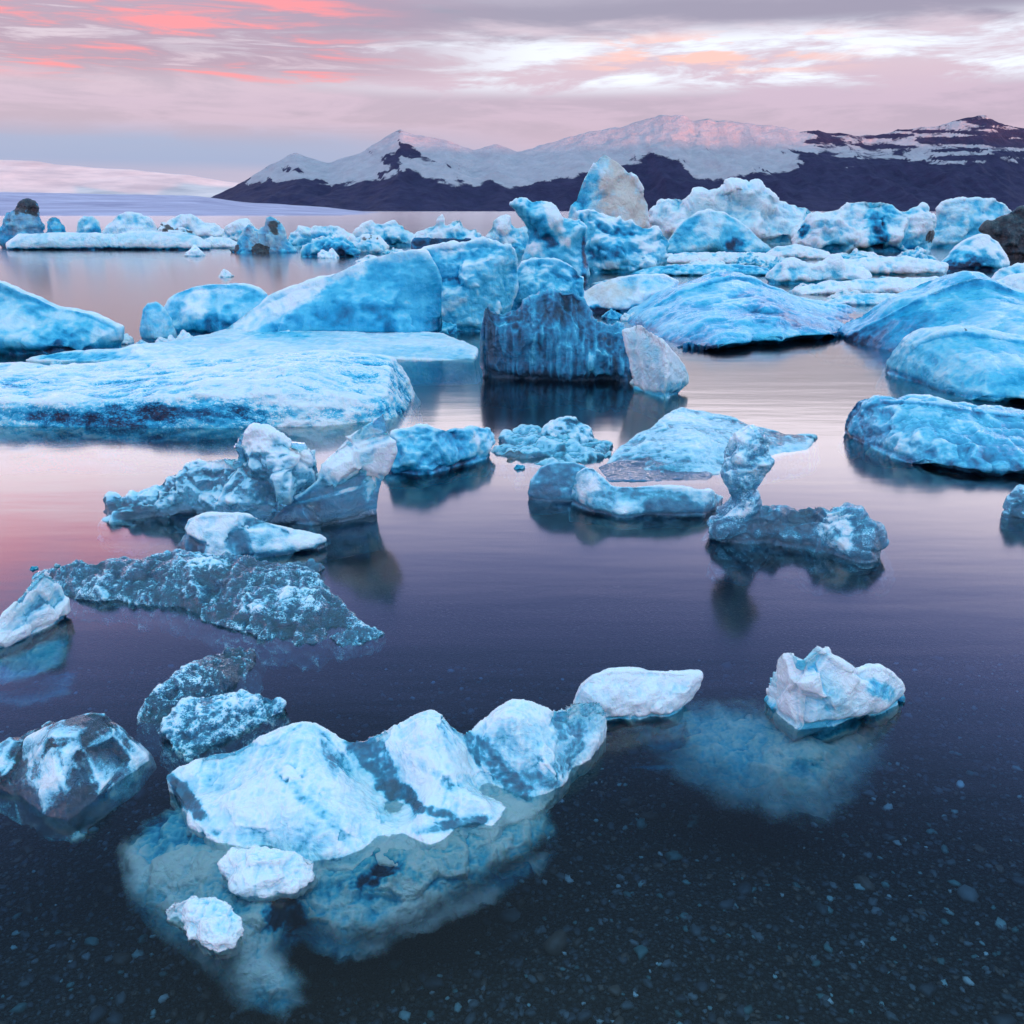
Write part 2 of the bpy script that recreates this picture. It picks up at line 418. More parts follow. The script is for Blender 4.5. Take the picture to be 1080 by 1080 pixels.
def make_pebbles():
    m, t, out = material('pebble_stone')
    a = t.node('ShaderNodeAttribute', attribute_name='stone').outputs['Color']
    bs = t.node('ShaderNodeBsdfPrincipled'); t.l.new(a, bs.inputs['Base Color']); bs.inputs['Roughness'].default_value = 0.5
    t.l.new(bs.outputs[0], out.inputs[0])
    rng = np.random.default_rng(4)
    # low sphere: 6 x 8
    th = np.linspace(0, math.pi, 6)[1:-1]; ph = np.arange(8) * math.pi / 4
    S0 = np.array([(math.sin(a) * math.cos(b), math.sin(a) * math.sin(b), math.cos(a)) for a in th for b in ph])
    F0 = [(r * 8 + k, r * 8 + (k + 1) % 8, (r + 1) * 8 + (k + 1) % 8, (r + 1) * 8 + k) for r in range(3) for k in range(8)]
    F0 += [(0, 2, 1, 0)] ; F0 = F0[:-1]
    F0 += [(0, 6, 7, 0)][:0]
    top = [(0, 1, 2, 3), (0, 3, 4, 7), (4, 5, 6, 7)]
    F0 += [tuple(q[::-1]) for q in top]; F0 = np.array(F0)
    n = 13000
    yy = 0.95 + rng.random(n) ** 1.3 * 3.6
    xx = (rng.random(n) * 2 - 1) * (0.75 * yy + 0.5)
    sz = 0.0055 * np.exp(rng.normal(0, 0.5, n)) + 0.002
    big = rng.random(n) < 0.012; sz = np.where(big, sz * 2.2, sz)
    zz = bed_z(xx, yy)
    V, Q, C = [], [], []
    pal = np.array([(0.05, 0.055, 0.06), (0.09, 0.10, 0.10), (0.16, 0.17, 0.17), (0.10, 0.20, 0.18), (0.30, 0.40, 0.36), (0.55, 0.57, 0.52), (0.12, 0.08, 0.06)])
    pi = rng.choice(len(pal), n, p=[.42, .22, .08, .06, .03, .02, .17])
    for i in range(n):
        a = rng.random() * 6.28; ca, sa = math.cos(a), math.sin(a)
        D = S0 * (1 + 0.22 * rng.normal(size=(len(S0), 1))) * np.array((1.25, 0.9, 0.6)) * sz[i]
        D = np.stack([D[:, 0] * ca - D[:, 1] * sa, D[:, 0] * sa + D[:, 1] * ca, D[:, 2]], 1)
        V.append(D + (xx[i], yy[i], zz[i] + sz[i] * 0.3)); Q.append(F0 + i * len(S0))
        C.append(np.tile(np.append(1.3 * pal[pi[i]] * (0.7 + 0.6 * rng.random()), 1), (len(S0), 1)))
    o = mesh_obj('gravel', np.concatenate(V), np.concatenate(Q), m, attrs={'stone': np.concatenate(C)})
    tag(o, 'dark and turquoise pebbles scattered on the shallow lagoon bed', 'gravel', kind='stuff')

# ------------------------------------------------------------------ mountains, glacier, far snow, added shade ridge
def interp(pts, u):
    p = np.array(pts, float); return np.interp(u, p[:, 0], p[:, 1])
CREST = [(150,222),(205,214),(240,199),(285,173),(300,166),(312,160),(325,166),(345,171),(365,165),(380,161),(400,150),(415,141),(423,137),(440,143),(470,148),(485,154),(500,158),(525,152),(545,160),
         (570,154),(590,148),(620,138),(640,136),(660,132),(700,122),(718,122),(730,128),(745,125),(770,127),(800,132),(840,139),(860,137),(880,142),(920,143),(940,138),(955,136),(985,133),(1000,128),(1010,125),
         (1035,123),(1055,132),(1080,136),(1150,145),(1230,180),(1320,205),(1700,215)]
SNOW = [(150,230),(205,214),(230,199),(260,191),(300,190),(360,190),(400,186),(430,182),(460,190),(500,194),(530,190),(560,193),(600,186),(640,178),(660,173),(680,166),(700,160),(712,164),(722,172),(732,184),(780,183),(830,180),(850,174),(900,176),(960,178),(1080,172),(1700,190)]
YM = 2900.0
def make_mountains():
    m, t, out = material('mountain_rock_and_snow')
    oc = t.node('ShaderNodeTexCoord').outputs['Object']
    sn = t.attr('snow')
    n1 = t.noise(t.mapping(oc, (1, 0.6, 2.2)), 0.014, 9, 0.74, 0.4)
    f = t.step(t.math('ADD', sn, t.math('MULTIPLY', t.math('SUBTRACT', n1, 0.5), 1.3)), 0.42, 0.56)
    rock = t.ramp(t.noise(oc, 0.03, 5, 0.6), [(0.3, (0.020, 0.022, 0.062)), (0.7, (0.042, 0.042, 0.100))])
    c = t.mix(f, rock, t.mix(t.noise(t.mapping(oc,(1,1,2)), 0.02, 6, 0.7), (0.24, 0.25, 0.31), (0.60, 0.60, 0.63)))
    bs = t.node('ShaderNodeBsdfPrincipled'); t.l.new(c, bs.inputs['Base Color']); bs.inputs['Roughness'].default_value = 0.85
    bs.inputs['Specular IOR Level'].default_value = 0.15
    t.l.new(t.bump(t.noise(oc, 0.02, 8, 0.65), 0.9, 26.0), bs.inputs['Normal'])
    t.l.new(bs.outputs[0], out.inputs[0])
    xs = np.linspace(-1500, 2900, 640); ys = np.concatenate([np.linspace(2150, 2950, 110), np.linspace(2965, 4200, 40)])
    X, Y = np.meshgrid(xs, ys); X = X.ravel(); Y = Y.ravel()
    def zpx(v, y):
        return HC + y * np.tan(np.arctan((540 - v) / FPX) - PITCH)
    a, b, c0 = ray(540, 130)
    u = 540 + FPX * X / (Y * b) * 1.0 * CP if False else 540 + FPX * (X / Y) * (CP + 0.0 * X + SP * (540 - 160) / FPX)
    crest = zpx(interp(CREST, u), YM)
    crest = np.maximum(crest, -10)
    P = np.stack([X / 260, Y / 260, np.zeros_like(X)], 1)
    s = (Y - 2150) / (YM - 2150)
    front = np.clip(s, 0, 1); shape = np.where(s <= 1, 0.62 * front ** 1.15 + 0.38 * front ** 3, np.clip(1 - (s - 1) * 0.55, 0, 1))
    r = ridged(np.stack([X / 300, Y / 700, np.zeros_like(X)], 1), 5, 3, 0.55)
    amp = np.where(s <= 1, np.sin(np.clip(s, 0, 1) * math.pi) ** 0.7, 0.3)
    Z = crest * shape + amp * (r - 0.3) * 0.22 * np.maximum(crest, 0) + 2.5 * fbm(P * 8, 3, 8) * front - 12 * (1 - front) ** 2
    px, py = to_px(np.stack([X, Y, Z], 1))
    sl = interp(SNOW, px) + 2.0 + 7.0 * fbm(np.stack([X / 90, Y / 160, Z / 60], 1), 4, 2)
    snow = np.clip(0.5 + (sl - py) / 16.0, 0, 1)
    # steep rock and the darker eastern massif
    g = np.gradient(Z.reshape(len(ys), len(xs)), axis=1).ravel() / (xs[1] - xs[0])
    east = sstep(px, 825, 870)
    band = fbm(np.stack([X / 160, Y / 300, Z / 14], 1), 4, 21)
    snow = snow - 0.55 * sstep(np.abs(g), 0.5, 1.1) - east * (0.46 + 0.75 * sstep(band, -0.1, 0.5))
    pk = np.exp(-((px - 418) / 28) ** 2) + 0.8 * np.exp(-((px - 305) / 18) ** 2) + 0.7 * np.exp(-((px - 742) / 22) ** 2 - ((py - 128) / 9) ** 2)
    snow = snow - 0.7 * pk * (0.1 + 0.55 * sstep(fbm(np.stack([X / 40, Y / 120, Z / 40], 1), 3, 5), 0, 0.5))
    gul = ridged(np.stack([X / 110 + Z / 90, Y / 420, 0 * X], 1), 4, 41)
    snow = snow - 0.5 * sstep(gul, 0.42, 0.75) * sstep(fbm(np.stack([X / 400, Y / 900, 0 * X], 1), 2, 8), -0.15, 0.35)
    i = (np.arange(len(ys) - 1)[:, None] * len(xs) + np.arange(len(xs) - 1)[None]).ravel()
    Q = np.stack([i, i + 1, i + len(xs) + 1, i + len(xs)], 1)
    tag(mesh_obj('mountains', np.stack([X, Y, Z], 1), Q, m, attrs={'snow': snow}), kind='structure')

def make_far_snow():
    m, t, out = material('far_snow')
    oc = t.node('ShaderNodeTexCoord').outputs['Object']
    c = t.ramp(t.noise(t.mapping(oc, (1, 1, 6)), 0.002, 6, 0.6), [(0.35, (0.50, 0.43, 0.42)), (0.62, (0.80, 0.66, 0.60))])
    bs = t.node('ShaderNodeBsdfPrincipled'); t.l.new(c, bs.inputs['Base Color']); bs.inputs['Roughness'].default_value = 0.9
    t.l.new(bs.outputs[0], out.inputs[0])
    H = [(-500,166),(-60,168),(0,166),(40,168),(80,173),(120,177),(160,179),(200,183),(240,190),(300,196),(600,200),(1700,205)]
    xs = np.linspace(-6500, 3000, 200); ys = np.linspace(4600, 7600, 50)
    def zf(x, y):
        u = 540 + FPX * (x / 6200.0) * 1.07
        h = HC + 6200 * np.tan(np.arctan((540 - interp(H, u)) / FPX) - PITCH)
        s = (y - 4600) / 1600
        sh = np.where(s < 1, np.clip(s, 0, 1) ** 1.3, np.clip(1 - (s - 1) * 0.6, 0, 1))
        return h * sh + 14 * fbm(np.stack([x / 500, y / 700, 0 * x], 1), 4, 3) * np.clip(s, 0, 1) - 10 * (s < 0.02)
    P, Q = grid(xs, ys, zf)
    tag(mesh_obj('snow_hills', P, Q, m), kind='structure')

def make_glacier():
    m, t, out = material('glacier_tongue')
    oc = t.node('ShaderNodeTexCoord').outputs['Object']
    n = t.noise(t.mapping(oc, (1, 1, 4)), 0.02, 8, 0.7, 0.6)
    c = t.ramp(n, [(0.25, (0.20, 0.20, 0.32)), (0.5, (0.36, 0.35, 0.48)), (0.72, (0.56, 0.55, 0.68))])
    bs = t.node('ShaderNodeBsdfPrincipled'); t.l.new(c, bs.inputs['Base Color']); bs.inputs['Roughness'].default_value = 0.8
    t.l.new(t.bump(n, 0.8, 3.0), bs.inputs['Normal']); t.l.new(bs.outputs[0], out.inputs[0])
    xs = np.linspace(-2600, 900, 300); ys = np.linspace(260, 2400, 160)
    def zf(x, y):
        s = np.clip((y - 300) / 2000, -0.05, 1)
        px = 540 + FPX * 1.07 * x / y
        v_top = interp([(-400, 203), (0, 203), (205, 207), (250, 213), (340, 219), (430, 229), (520, 240), (700, 262)], px)
        ztop = HC + 2300 * np.tan(np.arctan((540 - v_top) / FPX) - PITCH)
        P = np.stack([x / 60, y / 90, 0 * x], 1)
        return ztop * s ** 0.9 * (s > 0) + 1.5 * fbm(P, 4, 9) * np.clip(s * 8, 0, 1) - 2.0 * (s <= 0.01)
    P, Q = grid(xs, ys, lambda x, y: np.nan_to_num(zf(x, y), nan=-2.0))
    tag(mesh_obj('glacier', P, Q, m), kind='structure')

def make_shade_ridge():
    # added unseen ridge, shaped to hide the low sun from the lagoon
    m, t, out = material('shade_ridge_rock')
    bs = t.node('ShaderNodeBsdfPrincipled'); bs.inputs['Base Color'].default_value = (0.05, 0.05, 0.07, 1); bs.inputs['Roughness'].default_value = 0.9
    oc = t.node('ShaderNodeTexCoord').outputs['Object']
    t.l.new(t.ramp(t.noise(oc, 0.01, 6, 0.65), [(0.35, (0.03, 0.03, 0.04)), (0.6, (0.5, 0.5, 0.55))]), bs.inputs['Base Color'])
    t.l.new(bs.outputs[0], out.inputs[0])
    dx, dy = math.sin(SUN_AZ), math.cos(SUN_AZ); D = 3000.0
    a = np.linspace(-3800, 4500, 160); b = np.linspace(-900, 900, 40)
    A, B = np.meshgrid(a, b); A = A.ravel(); B = B.ravel()
    top = np.clip(336 + (A + 1593) * 0.0267, 280, 370)
    wob = 1 + 0.02 * fbm(np.stack([A / 700, 0 * A, 0 * A], 1), 4, 33)
    Z = top * wob * np.clip(1 - np.abs(B) / 880, 0, 1) ** 0.8
    X = dx * (D + B) + dy * A; Y = dy * (D + B) - dx * A
    i = (np.arange(len(b) - 1)[:, None] * len(a) + np.arange(len(a) - 1)[None]).ravel()
    Q = np.stack([i, i + len(a), i + len(a) + 1, i + 1], 1)
    tag(mesh_obj('added_shade_ridge', np.stack([X, Y, Z], 1), Q, m), kind='structure')
SHADE_TOP = 150.0
make_water(); make_bed(); make_glacier(); make_mountains(); make_far_snow(); make_shade_ridge(); make_pebbles()

# ------------------------------------------------------------------ ice builders
def finish(name, V, Q, size, style, seed, tone, snow, noise, patches, dirt_or_shade, clear, mat, parent, parent_loc=None, wet=0.0, speck=0.0, fade=None):
    V = relax(V, Q, 0.5, style.get('relax', 1))
    N = vnormals(V, Q)
    rg = np.random.default_rng(seed); off = rg.random(3) * 50
    L = size
    D = np.zeros(len(V))
    P = V / L + off
    st_ = np.array(style.get('stretch', (1, 1, 1)), float)
    if style.get('big'): D += style['big'] * L * fbm(P * st_ * 2.2, 3, seed)
    if style.get('ridge'): D += style['ridge'] * L * (ridged(P * st_ * 4.5, 4, seed + 3) - 0.25)
    if style.get('cell'):
        d1, d2 = cells(P * st_ * style.get('cellf', 7) + 0.5 * np.stack([fbm(P * 9 + k * 7, 2, seed + k) for k in range(3)], 1), seed)
        D += style['cell'] * L * (np.minimum(d1, 0.9) ** 2 - 0.25)
    if style.get('chip'):
        d1, d2 = cells(P * st_ * style.get('chipf', 5), seed + 9)
        D -= style['chip'] * L * (1 - sstep(d2 - d1, 0.0, 0.25))
    if style.get('shard'): D += style['shard'] * L * shards(P * st_ * style.get('shardf', 3.2), seed + 13)
    if style.get('fine'): D += style['fine'] * L * fbm(P * st_ * 14, 3, seed + 5)
    if wet: D -= 0.035 * L * np.exp(-((V[:, 2] - 0.02 * L + 0.03 * L * fbm(P * 2.5, 2, seed + 21)) / (0.045 * L)) ** 2)      # melt notch at the waterline
    V = V + N * D[:, None]
    N = vnormals(V, Q)
    Vs = relax(V, Q, 0.9, 10); cv = ((V - Vs) * N).sum(1); cv = np.clip(cv / (cv.std() + 1e-9), -2.2, 2.2)   # edges weather white, hollows stay blue
    up = sstep(N[:, 2] + 0.25 * fbm(P * 5, 3, seed + 7), 0.15, 0.75)
    tl = rg.uniform(-0.5, 0.5); lay = np.stack([P[:, 0] * 0.5 + 0 * P[:, 2], P[:, 1] * 0.7, (P[:, 2] + tl * P[:, 0]) * 2.6], 1)
    if style.get('tstretch'): lay = P * np.array(style['tstretch']) * 1.6
    T = tone + snow * up + noise * (0.6 * fbm(P * 1.1, 3, seed + 1) + 0.55 * fbm(lay * 1.6, 5, seed + 8, 0.6)) + style.get('curv', 0.075) * cv
    if style.get('cell') and style.get('celltone'): T += style['celltone'] * (d1 - 0.45)
    if style.get('ridge'): T += 0.5 * noise * D / (style['ridge'] * L + 1e-9) * 0.4
    DT = np.full(len(V), float(dirt_or_shade)); CL = np.full(len(V), float(clear)); SK = np.full(len(V), float(speck)); SI = np.zeros(len(V))
    px, py = to_px(V)
    wx = 0.5 * fbm(P * 5, 5, seed + 2, 0.62); wy = 0.5 * fbm(P * 5 + 9, 5, seed + 4, 0.62); wm = np.clip(0.85 + 0.55 * fbm(P * 11, 3, seed + 6, 0.6), 0, 1.2)
    for p in patches:
        u, v, ru, rv, dv = p[:5]; what = p[5] if len(p) > 5 else 'tone'
        ang = math.radians(p[6]) if len(p) > 6 else 0.0
        a, b = px - u, py - v
        a, b = a * math.cos(ang) + b * math.sin(ang), -a * math.sin(ang) + b * math.cos(ang)
        w = (1 - sstep(np.sqrt((a / ru + wx) ** 2 + (b / rv + wy) ** 2), 0.45, 1.15)) * wm
        if what == 'tone': T += dv * w
        elif what == 'dirt_or_shade': DT += dv * w
        elif what == 'speck': SK += dv * w
        elif what == 'silt': SI += dv * w
        else: CL += dv * w
    if wet: T -= wet * (1 - sstep(V[:, 2], 0.0, 0.10 * L))
    c = (float(V[:, 0].mean()), float(V[:, 1].mean()), 0.0)
    A = {'tone': np.clip(T, -0.1, 1.05), 'dirt_or_shade': np.clip(DT, 0, 1), 'clear': np.clip(CL, 0, 1), 'speck': np.clip(SK, 0, 1), 'silt': np.clip(SI, 0, 1), 'mottle': np.full(len(V), float(style.get('mottle', 1.0)))}
    if fade is not None: A['fade'] = fade(V)
    o = mesh_obj(name, V, Q, mat, c, A, parent)
    return o

def shards(P, seed):
    # broken planes: every cell has its own tilted face
    I = np.floor(P).astype(np.int64); best = np.full(len(P), 9.0); out = np.zeros(len(P)); sec = np.full(len(P), 9.0); out2 = np.zeros(len(P))
    for dx in (-1, 0, 1):
        for dy in (-1, 0, 1):
            for dz in (-1, 0, 1):
                C = I + np.array((dx, dy, dz))
                r = [_h(C[:, 0], C[:, 1], C[:, 2], seed + 31 * k) for k in range(7)]
                d = P - (C + 0.5 + 0.45 * np.stack(r[:3], 1)); dist = np.linalg.norm(d, axis=1)
                val = 0.55 * (r[3] * d[:, 0] + r[4] * d[:, 1] + r[5] * d[:, 2]) * 1.6 + 0.35 * r[6]
                m = dist < best; m2 = (~m) & (dist < sec)
                sec = np.where(m, best, np.where(m2, dist, sec)); out2 = np.where(m, out, np.where(m2, val, out2))
                best = np.where(m, dist, best); out = np.where(m, val, out)
    w = 0.5 * (1 - sstep(sec - best, 0.0, 0.16))
    return out * (1 - w) + out2 * w
STY = {
    'smooth': dict(big=0.03, ridge=0.012, shard=0.022, shardf=1.8, fine=0.004, relax=2, mottle=0.28, curv=0.05),
    'lump': dict(big=0.04, ridge=0.022, shard=0.05, chip=0.006, fine=0.005, mottle=0.6),
    'crag': dict(big=0.05, ridge=0.035, shard=0.10, shardf=3.0, chip=0.012, fine=0.010, mottle=0.7),
    'facet': dict(big=0.015, ridge=0.010, shard=0.09, shardf=2.4, fine=0.002, mottle=0.7),
    'stri': dict(big=0.03, ridge=0.035, shard=0.03, fine=0.008, stretch=(2.4, 2.4, 0.35), tstretch=(3, 3, 0.35)),
    'scallop': dict(big=0.05, cell=0.025, cellf=13, ridge=0.04, shard=0.06, shardf=3.5, fine=0.016, celltone=0.25, relax=0, curv=0.12),
    'flat': dict(big=0.014, ridge=0.008, shard=0.012, fine=0.004, tstretch=(1, 2.2, 4)),
    'crust': dict(big=0.014, ridge=0.014, shard=0.022, shardf=5, cell=0.006, cellf=14, fine=0.008, stretch=(0.55, 1.2, 1.2), celltone=0.15, tstretch=(1, 3, 3), curv=0.10),
    'sheet': dict(big=0.02, ridge=0.018, shard=0.05, shardf=2.4, fine=0.004, curv=0.08),
}
_seed = [100]
def berg(name, label, cat, top, vw, t=20, tone=0.6, snow=0.3, noise=0.15, style='lump', p=1.4, taper=0.55, draft=0.35,
         facets=0, patches=(), dirt_or_shade=0.0, clear=0.0, mat=None, vox=1.6, group=None, parent=None, wet=0.16, R=None, seed=None, speck=0.0):
    """free-standing block: silhouette (pixels, left to right), waterline in front (pixel row or polyline), half depth t (pixels at its distance)"""
    _seed[0] += 1; seed = seed or _seed[0]
    wl = vw if isinstance(vw, (list, tuple)) else [(0, vw), (1, vw)]
    wu = np.array([q[0] for q in wl], float); wY = np.array([at_height(q[0], q[1], 0.0)[1] for q in wl])
    us = np.array([q[0] for q in top], float)
    Yf = np.interp(us, wu, wY); Ym = float(Yf.mean()); T = t * Ym / FPX; h = vox * Ym / FPX
    pts = np.array([at_depth(u, v, Y + T) for (u, v), Y in zip(top, Yf)])
    H = max(pts[:, 1].max(), 0.02); wid = pts[:, 0].max() - pts[:, 0].min()
    dr = draft * H + 0.02
    poly = list(map(tuple, pts)) + [(pts[-1, 0], -dr), (pts[0, 0], -dr)]
    cx = np.interp(np.sort(pts[:, 0]), np.sort(pts[:, 0]), np.sort(pts[:, 0]))
    pad = 4 * h
    xs = np.arange(pts[:, 0].min() - pad, pts[:, 0].max() + pad, h)
    zs = np.arange(-dr - pad, H + pad, h)
    y0, y1 = Yf.min() - T * (0.25 if t < 90 else 0.12) - pad, Yf.max() + (2.25 if t < 90 else 1.55) * T + pad
    ny = max(8, int((y1 - y0) / h)); ny = min(ny, int(5e6 / (len(xs) * len(zs))) + 8)
    hy = h if ny * h >= (y1 - y0) * 0.98 else (y1 - y0) / ny
    ys = y0 + np.arange(ny + 1) * hy
    XX, ZZ = np.meshgrid(xs, zs, indexing='ij')
    d2 = poly_sdf(XX, ZZ, poly)
    Rr = R * Ym / FPX if R else min(H, wid) * 0.55
    s = np.clip(-d2 / Rr, 0, 1)
    prof = (1 - (1 - s) ** p) ** (1 / p)
    tz = 1 - taper * np.clip(ZZ / H, 0, 1) ** 1.2
    half = T * np.maximum(prof * tz, 0.16)
    # large-scale relief of the front and back faces
    g = np.stack([XX.ravel() / (0.35 * max(H, 0.4 * wid)), np.zeros(XX.size), ZZ.ravel() / (0.35 * max(H, 0.4 * wid))], 1) + seed * 3.1
    rel = fbm(g, 3, seed).reshape(XX.shape); relb = fbm(g + 40, 3, seed + 1).reshape(XX.shape)
    wv = np.array([q[1] for q in wl], float)
    if len(wl) == 2 and not isinstance(vw, (list, tuple)): wu = np.array([us[0], us[-1]])
    lx = np.array([at_depth(u, v - t * 0.4, Y + T)[0] for u, v, Y in zip(wu, wv, wY)])
    order = np.argsort(lx); Yx = np.interp(xs, lx[order], wY[order])
    Yc = (Yx + T)[:, None] + 0 * ZZ
    yy = ys[None, :, None]
    hf = half * (1 + 0.22 * rel) if t < 90 else half * (1 + 0.10 * rel); hb = half * (1 + 0.22 * relb) * (1.0 if t < 90 else 0.4)
    if facets:                              # broken planes: the smallest of a few tilted sheets
        rg = np.random.default_rng(seed + 500)
        xn = (XX - pts[:, 0].min()) / wid - 0.5; zn = ZZ / H - 0.4
        for arr in (hf, hb):
            q = np.full(XX.shape, 1.15)
            for k in range(facets + 3):
                an = rg.uniform(0, 2 * math.pi); gr = rg.uniform(0.5, 1.5)
                q = np.minimum(q, rg.uniform(0.75, 1.2) + gr * (math.cos(an) * xn + math.sin(an) * zn))
            arr *= np.clip(q, 0.28, 1.2)
    d = yy - Yc[:, None, :]
    side = np.where(d < 0, -d - hf[:, None, :], d - hb[:, None, :])
    F = smax(side, np.broadcast_to(d2[:, None, :], side.shape), 1.2 * h)
    F[0] = F[-1] = 1; F[:, 0] = F[:, -1] = 1; F[:, :, 0] = F[:, :, -1] = 1
    V, Q = surfnet(F, (0, 0, 0), 1.0)
    V = V * np.array((h, hy, h)) + np.array((xs[0], ys[0], zs[0]))
    L = 0.6 * H + 0.4 * min(wid, 3 * H)
    m = ICE[mat] if mat else ICE['near' if Ym < 6.5 else 'mid' if Ym < 30 else 'far']
    o = finish(name, V, Q, L, STY[style], seed, tone, snow, noise, patches, dirt_or_shade, clear, m, parent, wet=wet, speck=speck)
    return tag(o, label, cat if not parent else None, group)

def rbf(C, z):
    C = np.asarray(C, float); n = len(C)
    def k(r2): return 0.5 * r2 * np.log(r2 + 1e-12)
    A = k(((C[:, None] - C[None]) ** 2).sum(-1)) + np.eye(n) * 1e-4
    P = np.concatenate([np.ones((n, 1)), C], 1)
    Mx = np.block([[A, P], [P.T, np.zeros((3, 3))]])
    w = np.linalg.solve(Mx, np.concatenate([z, np.zeros(3)]))
    def f(X, Y):
        q = w[n] + w[n + 1] * X + w[n + 2] * Y
        for i in range(n): q = q + w[i] * k((X - C[i, 0]) ** 2 + (Y - C[i, 1]) ** 2)
        return q
    return f
def slab(name, label, cat, outline, inner=(), keel=0.15, flare=0.0, tone=0.8, snow=0.2, noise=0.15, style='lump', patches=(), dirt_or_shade=0.0, clear=0.0,
         mat=None, vox=1.4, group=None, parent=None, size=None, wet=0.0, zmin=None, seed=None, edge=1.5, taperk=0.25, zcap=1.08, speck=0.0, fade=0.0):
    """low floe seen from above: outline and inner points (u, v, height); the top is a smooth sheet through them, the sides go down into the water"""
    _seed[0] += 1; seed = seed or _seed[0]
    O = np.array([(*at_height(u, v, z), z) for u, v, z in outline]); I = np.array([(*at_height(u, v, z), z) for u, v, z in inner]).reshape(-1, 3)
    A = np.concatenate([O, I]); Ym = float(O[:, 1].mean()); h = vox * Ym / FPX
    f = rbf(A[:, :2], A[:, 2])
    zt = A[:, 2].max(); zb = A[:, 2].min() - keel
    ex = flare * keel + 4 * h
    nx = (np.ptp(O[:, 0]) + 2 * ex) / h; ny = (np.ptp(O[:, 1]) + 2 * ex) / h; nz = (zt - zb) * 1.1 / h + 8
    if nx * ny * nz > 4.5e6: h *= (nx * ny * nz / 4.5e6) ** (1 / 3)
    xs = np.arange(O[:, 0].min() - ex, O[:, 0].max() + ex, h); ys = np.arange(O[:, 1].min() - ex, O[:, 1].max() + ex, h)
    zs = np.arange(zb - 4 * h, zt * zcap + 6 * h, h)
    XX, YY = np.meshgrid(xs, ys, indexing='ij')
    d = poly_sdf(XX, YY, O[:, :2])
    top = np.clip(f(XX, YY), A[:, 2].min() - 0.02 if zmin is None else zmin, zt * zcap if zt > 0 else zt + 0.01)
    zz = zs[None, None, :]
    sd = d[:, :, None] + 0 * zz - flare * np.clip(-zz, 0, keel) + taperk * np.clip(zz, -keel, 9)
    F = smax(zz - top[:, :, None], sd, edge * h)
    F = smax(F, np.broadcast_to(zb - zz, F.shape), h)
    F[0] = F[-1] = 1; F[:, 0] = F[:, -1] = 1; F[:, :, 0] = F[:, :, -1] = 1
    V, Q = surfnet(F, (xs[0], ys[0], zs[0]), h)
    L = size or min(np.ptp(O[:, 0]), 3 * max(np.ptp(O[:, 1]), zt - zb)) * 0.5
    m = ICE[mat] if mat else ICE['near' if Ym < 6.5 else 'mid' if Ym < 30 else 'far']
    ff = None
    if fade:
        m = ICE['soft']; Pp = O[:, :2].copy()
        ff = lambda VV: np.clip(-poly_sdf(VV[:, 0], VV[:, 1], Pp) / fade, 0, 1)
    o = finish(name, V, Q, L, STY[style], seed, tone, snow, noise, patches, dirt_or_shade, clear, m, parent, wet=wet, speck=speck, fade=ff)
    return tag(o, label, cat if not parent else None, group)

# ------------------------------------------------------------------ far row
berg('iceberg', 'dark grey green domed iceberg at the far left end', 'iceberg',
     [(-4,250),(3,236),(8,224),(20,213),(30,208),(38,211),(43,222),(47,238),(50,250)], 262, 18, tone=0.40, snow=0.0, style='lump', dirt_or_shade=0.42,
     patches=[(28,214,24,14,0.45,'dirt_or_shade'),(24,232,24,20,0.35,'silt')], clear=0)
berg('ice_block', 'small rust brown dirty ice block beside the dark domed iceberg', 'ice block',
     [(46,250),(50,232),(56,227),(63,230),(70,240),(73,250)], 263, 8, tone=0.55, snow=0.0, dirt_or_shade=0.45, style='crag')
berg('ice_floe', 'long low pale aqua floe with a dark waterline band at far left', 'ice floe',
     [(6,256),(20,246),(60,245),(100,245),(118,247),(150,243),(185,245),(208,248),(222,257)], 264, 12, tone=0.74, snow=0.15, style='flat', taper=0.2, patches=[(110,264,130,4,-0.8)])
berg('ice_block', 'rounded blue ice block in the middle of the long far left floe', 'ice block',
     [(78,250),(82,234),(88,227),(97,226),(104,232),(107,242),(108,250)], 261, 8, tone=0.62, snow=0.15, patches=[(100,243,8,6,-0.4)])
berg('iceberg', 'pale aqua humped iceberg standing on the far left beside the brown streaked slab', 'iceberg',
     [(104,252),(112,236),(122,226),(134,223),(148,225),(160,230),(165,240),(172,252)], 260, 14, tone=0.74, snow=0.2)
berg('ice_block', 'brown streaked tilted ice slab at the right end of the far left floe', 'ice block',
     [(158,252),(163,238),(170,233),(185,240),(200,241),(214,248),(220,256)], 262, 9, tone=0.82, snow=0.2, style='crag', patches=[(172,240,12,6,0.8,'dirt_or_shade'),(196,243,22,4,0.55,'dirt_or_shade',14)])
berg('iceberg', 'low pale iceberg with a rounded top behind the brown streaked slab', 'iceberg',
     [(168,244),(178,232),(190,226),(200,225),(212,232),(226,236),(240,244)], 252, 12, tone=0.75, snow=0.2)
berg('iceberg', 'knobbly grey green iceberg with a black cave at its waterline', 'iceberg',
     [(240,262),(250,258),(257,244),(262,236),(267,246),(272,248),(277,238),(280,230),(285,226),(291,230),(297,238),(300,249),(306,256),(316,262)], 267, 13, tone=0.52, snow=0.0, style='crag',
     dirt_or_shade=0.26, patches=[(280,246,40,26,0.45,'silt'),(274,264,10,9,0.95,'dirt_or_shade'),(290,240,10,12,0.42,'dirt_or_shade'),(246,263,8,6,0.5,'dirt_or_shade'),(262,240,5,8,-0.3)])  # the black cave at the waterline is shade painted as a patch
berg('ice_floe', 'flat pale floe left of the knobbly grey green iceberg far off', 'ice floe',
     [(206,256),(222,249),(240,250),(252,256)], 262, 8, tone=0.8, snow=0.15, style='flat')
